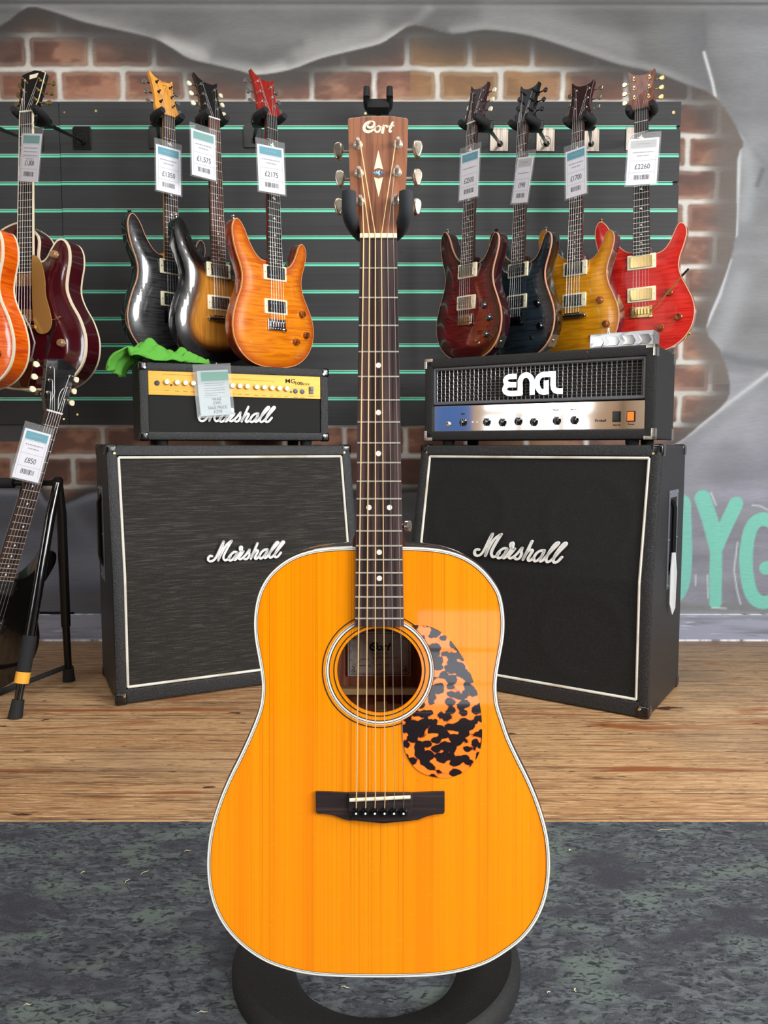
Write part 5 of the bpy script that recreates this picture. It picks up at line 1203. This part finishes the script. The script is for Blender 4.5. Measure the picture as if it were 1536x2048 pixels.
val = mth('ADD', mth('MULTIPLY', big, 1.25), mth('MULTIPLY', mth('SUBTRACT', .55, vor), .62)); val = mth('ADD', val, mth('MULTIPLY', sp_, .08))
r1 = N.new('ShaderNodeMapRange'); L.new(val, r1.inputs[0]); r1.inputs[1].default_value = .65; r1.inputs[2].default_value = .672
r2 = N.new('ShaderNodeMapRange'); L.new(val, r2.inputs[0]); r2.inputs[1].default_value = .60; r2.inputs[2].default_value = .67
m1 = N.new('ShaderNodeMix'); m1.data_type = 'RGBA'; m1.inputs['A'].default_value = lin((250, 140, 36)) + (1,); m1.inputs['B'].default_value = lin((200, 70, 20)) + (1,); L.new(r2.outputs[0], m1.inputs['Factor'])
m2 = N.new('ShaderNodeMix'); m2.data_type = 'RGBA'; L.new(m1.outputs['Result'], m2.inputs['A']); m2.inputs['B'].default_value = lin((26, 12, 16)) + (1,); L.new(r1.outputs[0], m2.inputs['Factor']); L.new(m2.outputs['Result'], bs.inputs['Base Color'])
b = MB(); b.prism(pg, -.0012, .0, 'y', .0003); b.build('pickguard', tort, g, 'black and orange tortoiseshell pickguard')
# bridge
c5 = lambda x, y: (620 + x / 3.25, 1050 + y / 3.25)
rosebr = mat('dark_rosewood_bridge', (44, 34, 34), .38, tex=[('noise', (8, 8, 260), (66, 50, 48), .48, .7, 3)])
wl = -.004
bo = [c5(x, y) for x, y in [(37, 1733), (120, 1735), (240, 1742), (660, 1742), (800, 1735), (876, 1733), (876, 1868), (866, 1879), (810, 1884), (755, 1898), (700, 1920), (660, 1924), (600, 1930), (480, 1941), (360, 1930), (290, 1922), (255, 1924), (215, 1912), (160, 1890), (100, 1880), (50, 1879), (38, 1866)]]
b = MB(); b.prism(A2s(bo, wl), wl, 0, 'y', .0012)
mid = [c5(x, y) for x, y in [(247, 1744), (668, 1744), (668, 1850), (640, 1922), (480, 1936), (270, 1922), (247, 1850)]]
b.prism(A2s(mid, -.008), -.008, -.001, 'y', .003); br = b.build('bridge', rosebr, g)
b = MB(); b.tube([(*[A2(699, 1600.5, -.010)[0]], -.0095, A2(699, 1600.5, -.010)[1]), (A2(821, 1594.5, -.01)[0], -.0095, A2(821, 1594.5, -.01)[1])], .0021, 8); b.build('saddle', ivory, br)
PX = (712.3, 730.9, 749.8, 769, 787.9, 806.8)
for px in PX:
    x, z = A2(px, 1623.5, -.008); b = MB(); b.lathe([(.0026, .0), (.0048, .0008), (.0050, .003), (.0038, .0052), (.0012, .006)], (x, -.008, z), (0, -1, 0), 16); b.lathe([(.0013, .006), (.0011, .0065)], (x, -.008, z), (0, -1, 0), 8, 1); b.build('bridge_pin', [blackgloss, white_pl], br)
# neck, fretboard, nut
yb_ = -.0065
NZT, NZB = A2(757, 474, yb_)[1], A2(757, 1253.5, yb_)[1]
xl0, xr0 = A2(719.5, 474, yb_)[0], A2(794, 474, yb_)[0]; xl1, xr1 = A2(709, 1253.5, yb_)[0], A2(808, 1253.5, yb_)[0]
def fx(z): t = (NZT - z) / (NZT - NZB); return xl0 + (xl1 - xl0) * t, xr0 + (xr1 - xr0) * t
b = MB(); vs = []; fs = []; zsn = [A2(757, 1096)[1], A2(757, 1080)[1], A2(757, 1060)[1], A2(757, 900)[1], A2(757, 700)[1], A2(757, 500)[1], NZT + .004]
ths = [.095, .085, .028, .023, .021, .019, .018]
for z, th in zip(zsn, ths):
    a0, a1 = fx(min(z, NZT)); c_ = (a0 + a1) / 2; hw_ = (a1 - a0) / 2 - .0004
    if th > .05: hw_ += .004
    vs += [(c_ + hw_ * math.cos(math.pi * i / 14), yb_ + .006 + th * abs(math.sin(math.pi * i / 14)) ** (.8 if th < .05 else .6), z) for i in range(15)]
for i in range(len(zsn) - 1):
    for j in range(14): fs.append((i * 15 + j, i * 15 + j + 1, (i + 1) * 15 + j + 1, (i + 1) * 15 + j))
    fs.append((i * 15 + 14, i * 15, (i + 1) * 15, (i + 1) * 15 + 14))
b.add(vs, fs, 0, True); nk = b.build('neck', mat('mahogany_neck', (96, 52, 36), .3, coat=.8, tex=[('noise', (90, 90, 5), (66, 34, 24), .45, .65, 3)]), g)
b = MB(); b.prism([(xl1, NZB), (xr1, NZB), (xr0, NZT), (xl0, NZT)], yb_, 0, 'y', .0006); fb = b.build('fretboard', rosegrey, g)
SC = NZT - A2(757, 475 + 1113, yb_)[1]
for kf in range(1, 21):
    z = NZT - SC * (1 - 2 ** (-kf / 12)); a0, a1 = fx(z); b = MB(); b.tube([(a0 + .0004, yb_ - .0003, z), (a1 - .0004, yb_ - .0003, z)], .0010, 6, flat=1.0); b.build('fret', fretm, fb)
for px, py in ((757, 730.7), (757, 825), (757, 907), (738, 1015), (779, 1015), (758.5, 1104.5), (758.8, 1156.7)):
    x, z = A2(px, py, yb_); b = MB(); b.lathe([(.0031, 0), (.0031, .0002)], (x, yb_, z), (0, -1, 0), 20); b.build('dot_inlay', white_pl, fb)
nx0, nz1 = A2(719.5, 466, yb_ - .002); nx1, nz0 = A2(794, 475.5, yb_ - .002)
b = MB(); b.box(nx0, nx1, yb_ - .002, yb_ + .004, nz0, nz1, .0007); b.build('nut', ivory, g)
# headstock
yh = -.001
hs_ = [(695.5, 238), (699, 235.5), (728, 232), (757, 231), (786, 232), (813, 235.5), (816.6, 238.5), (815.5, 290), (813, 350), (811, 392), (806, 412), (799, 435), (795, 452), (793.5, 467), (720, 467), (718, 452), (714, 436), (706, 412), (700.5, 392), (699, 350), (697, 290)]
walnut = mat('walnut_headstock', (150, 94, 62), .35, coat=.5, tex=[('noise', (170, 100, 7), (112, 64, 42), .46, .6, 4), ('noise', (420, 100, 12), (92, 52, 36), .6, .75, 3), ('noise', (60, 60, 3), (172, 112, 76), .58, .72, 2)])
b = MB(); b.prism(A2s(hs_, yh), yh, yh + .016, 'y', .0012); hs = b.build('headstock', walnut, g)
lx_, lz_ = A2(725.7, 254.3, yh); cort_logo('headstock_logo', hs, lx_, lz_, 62.2 / F * GD, yh, .0004, ivory, 'cream script lettering')
for pts in ([(756.6, 300.5), (766.2, 339.2), (757, 336), (748, 339.2)], [(748, 354.5), (757, 357.6), (766.2, 354.3), (757.2, 395)]):
    b = MB(); b.prism(A2s(pts, yh), yh - .0004, yh, 'y'); b.build('arrow_inlay', ivory, hs)
b = MB(); b.prism(A2s([(745, 346), (757, 340.5), (769, 346), (757, 351.8)], yh), yh - .0004, yh, 'y'); b.build('diamond_inlay', mat('abalone', (120, 180, 190), .15, coat=1, tex=[('wavy', (160, 160, 300), (60, 90, 170), .5, .55, 2), ('wavy', (220, 160, 180), (230, 240, 235), .55, .6, 2)]), hs)
posts = []
for i, (px, py) in enumerate(((716, 290), (718, 346.5), (720.5, 403), (796, 288.5), (794, 344.5), (791, 401))):
    x, z = A2(px, py, yh); lft = px < 757; b = MB()
    b.lathe([(.0056, 0), (.0056, .0008), (.0048, .0018), (.0040, .0032), (.0028, .0036), (.0026, .0065), (.0022, .0085), (.0027, .0108), (.0026, .0135), (.0016, .0148)], (x, yh, z), (0, -1, 0), 22)
    bx_, by_ = ((676.7, 300.5), (680, 356), (678, 412), (835, 296.6), (834.5, 353.6), (833.5, 412))[i]
    X_, Z_ = A2(bx_, by_, .018); b.tube([(x, .022, Z_), (X_, .022, Z_)], .0017, 8); b.box(x - .006, x + .006, .0155, .026, Z_ - .008, z + .008, .002)
    tn_ = b.build('tuner', mat('polished_nickel', (222, 216, 206), .22, .65), g)
    prof = catmull([(0, .0098), (.0048, .0078), (.0060, .003), (.0050, -.003), (.0022, -.0098), (-.0022, -.0098), (-.0050, -.003), (-.0060, .003), (-.0048, .0078)], 4)
    b = MB(); b.M = Matrix.Translation((X_, .020, Z_)) @ Matrix.Rotation(R(-14 if lft else 14) + R((i % 3) * 16 - 8), 4, 'Z'); b.prism(prof, -.0032, .0032, 'y', .0022, 0, 3); b.build('tuner_button', mat('aged_nickel', (186, 176, 160), .25, 1.0, tex=[('noise', (110, 110, 110), (120, 100, 72), .5, .75, 3)]), tn_)
    posts.append((x, z, lft))
NX = (727.2, 739, 750.6, 762.7, 775, 787)
order = [posts[2], posts[1], posts[0], posts[3], posts[4], posts[5]]
for i in range(6):
    px_n = NX[i]; pxp = order[i]; xn, zn = A2(px_n, 470, yb_ - .003); xs, zs_ = A2(PX[i] + (1 if i else .5), 1598, -.0115); xp, zp = A2(PX[i], 1617, -.010)
    b = MB(); b.tube([(pxp[0] + (.0026 if pxp[2] else -.0026), yh - .006, pxp[1]), (xn, yb_ - .0024, zn), (xs, -.0118, zs_), (xp, -.0085, zp)], (.00072, .00066, .0006, .00052, .00030, .00026)[i], 6); b.build('string', bronze if i < 4 else steel, g)
x, z = A2(808, 1052, .015); b = MB(); b.lathe([(.003, 0), (.003, .006), (.007, .010), (.0068, .014), (.003, .0155)], (x - .006, .018, z), (1, -.5, 0), 16); b.build('strap_button', nickel, g)

# ------------------------------------------------------------ the stand carrying it
RC = PF(753, 1930)
sg_ = thing('guitar_stand', 'black guitar stand with round ring base and foam padded yoke behind the acoustic guitar', 'guitar stand', frame((RC.x, RC.y, 0.006), 0))
Si = Matrix.Translation((-RC.x, -RC.y, -.006))
b = MB(); b.lathe([(.118, .0), (.209, .0), (.209, .010), (.203, .024), (.196, .028), (.190, .026), (.165, .020), (.126, .010)], (0, 0, 0), (0, 0, 1), 96, 0, True, True)
b.build('ring_base', mat('black_speckled_rubber', (26, 26, 27), .7, tex=[('noise', (500, 500, 500), (52, 50, 46), .58, .72, 2)], bump=((300, 300, 300), .3, .001)), sg_)
pb = Vector((0, .165, .02)); gt = Si @ (MA @ Vector((0, .062, NZT - .02)))
b = MB(); b.tube([pb, pb.lerp(gt, .5)], .0125, 16); b.tube([pb.lerp(gt, .48), gt], .0095, 16); b.lathe([(.019, -.02), (.019, .02)], tuple(pb.lerp(gt, .5)), (0, -.15, 1), 16); b.lathe([(.03, -.012), (.022, .03)], tuple(pb), (0, 0, 1), 18)
b.build('pole', blacksatin, sg_)
b = MB(); ya = Si @ (MA @ Vector((0, .055, NZT - .004))); b.tube([gt, ya], .012, 14); b.box(ya.x - .02, ya.x + .02, ya.y - .01, ya.y + .012, ya.z - .016, ya.z + .012, .005); yo = b.build('yoke', blackplastic, sg_)
for s_ in (-1, 1):
    mx = 757 + s_ * 0
    pts = [(756 + s_ * 20, 478, .05), (756 + s_ * 34, 469, .035), (756 + s_ * 46, 456, .012), (755 + s_ * 54, 438, -.006), (755 + s_ * 57, 418, -.014), (755 + s_ * 57, 383, -.018)]
    pts = catmull(pts, 4, False); W_ = [Si @ (MA @ Vector((A2(x, y, w2)[0], w2, A2(x, y, w2)[1]))) for x, y, w2 in pts]
    if s_ < 0: pass
    b = MB(); b.tube(W_, [.0082] * (len(W_) - 1) + [.0078], 16); b.lathe([(.0060, 0), (.0052, .0012)], tuple(W_[-1]), tuple(W_[-1] - W_[-2]), 16); b.build('foam_arm', mat('grey_black_foam', (44, 47, 52), .8, bump=((500, 500, 500), .3, .001)), yo)
for s_ in (-1, 1):
    b = MB(); p0 = pb.lerp(gt, .22); e = Si @ (MA @ Vector((s_ * .06, DB + .012, .035))); b.tube([p0, p0.lerp(e, .6) + Vector((0, 0, .0)), e], .007, 10); b.tube([e, e + Vector((0, 0, .05))], .011, 12); b.build('body_rest', foam, sg_)
# stray wood shavings on the carpet
shv = mat('pale_wood_shaving', (226, 212, 176), .8)
rr = random.Random(11)
for i, (px, py, ln, an) in enumerate([(825, 2032, .030, 20), (290, 1745, .018, 50), (166, 1745, .010, 60), (255, 1762, .014, 70), (405, 2025, .014, 5), (55, 2010, .010, 10), (375, 1702, .014, 15), (1098, 1985, .006, 30), (690, 1975, .012, -15), (475, 1915, .009, 80), (1150, 1980, .008, 100), (1140, 1700, .008, 60), (1330, 1660, .03, 10)]):
    p = PF(px, py, .0068); b = MB(); r0 = R(an)
    b.tube([(-ln / 2, 0, 0), (-ln / 6, .0015, .001), (ln / 5, -.001, .0012), (ln / 2, .001, 0)], [.0004, .0009, .0008, .0003], 5, flat=.5)
    o = b.build('wood_shaving', shv); o.matrix_world = frame(p, an); tag(o, ['long pale wood shaving on the carpet inside the ring base'][0] if i == 0 else 'tiny pale wood shaving lying on the grey carpet', 'wood shaving', 'wood shavings scattered on the carpet')
    if i == 0: del o['group']
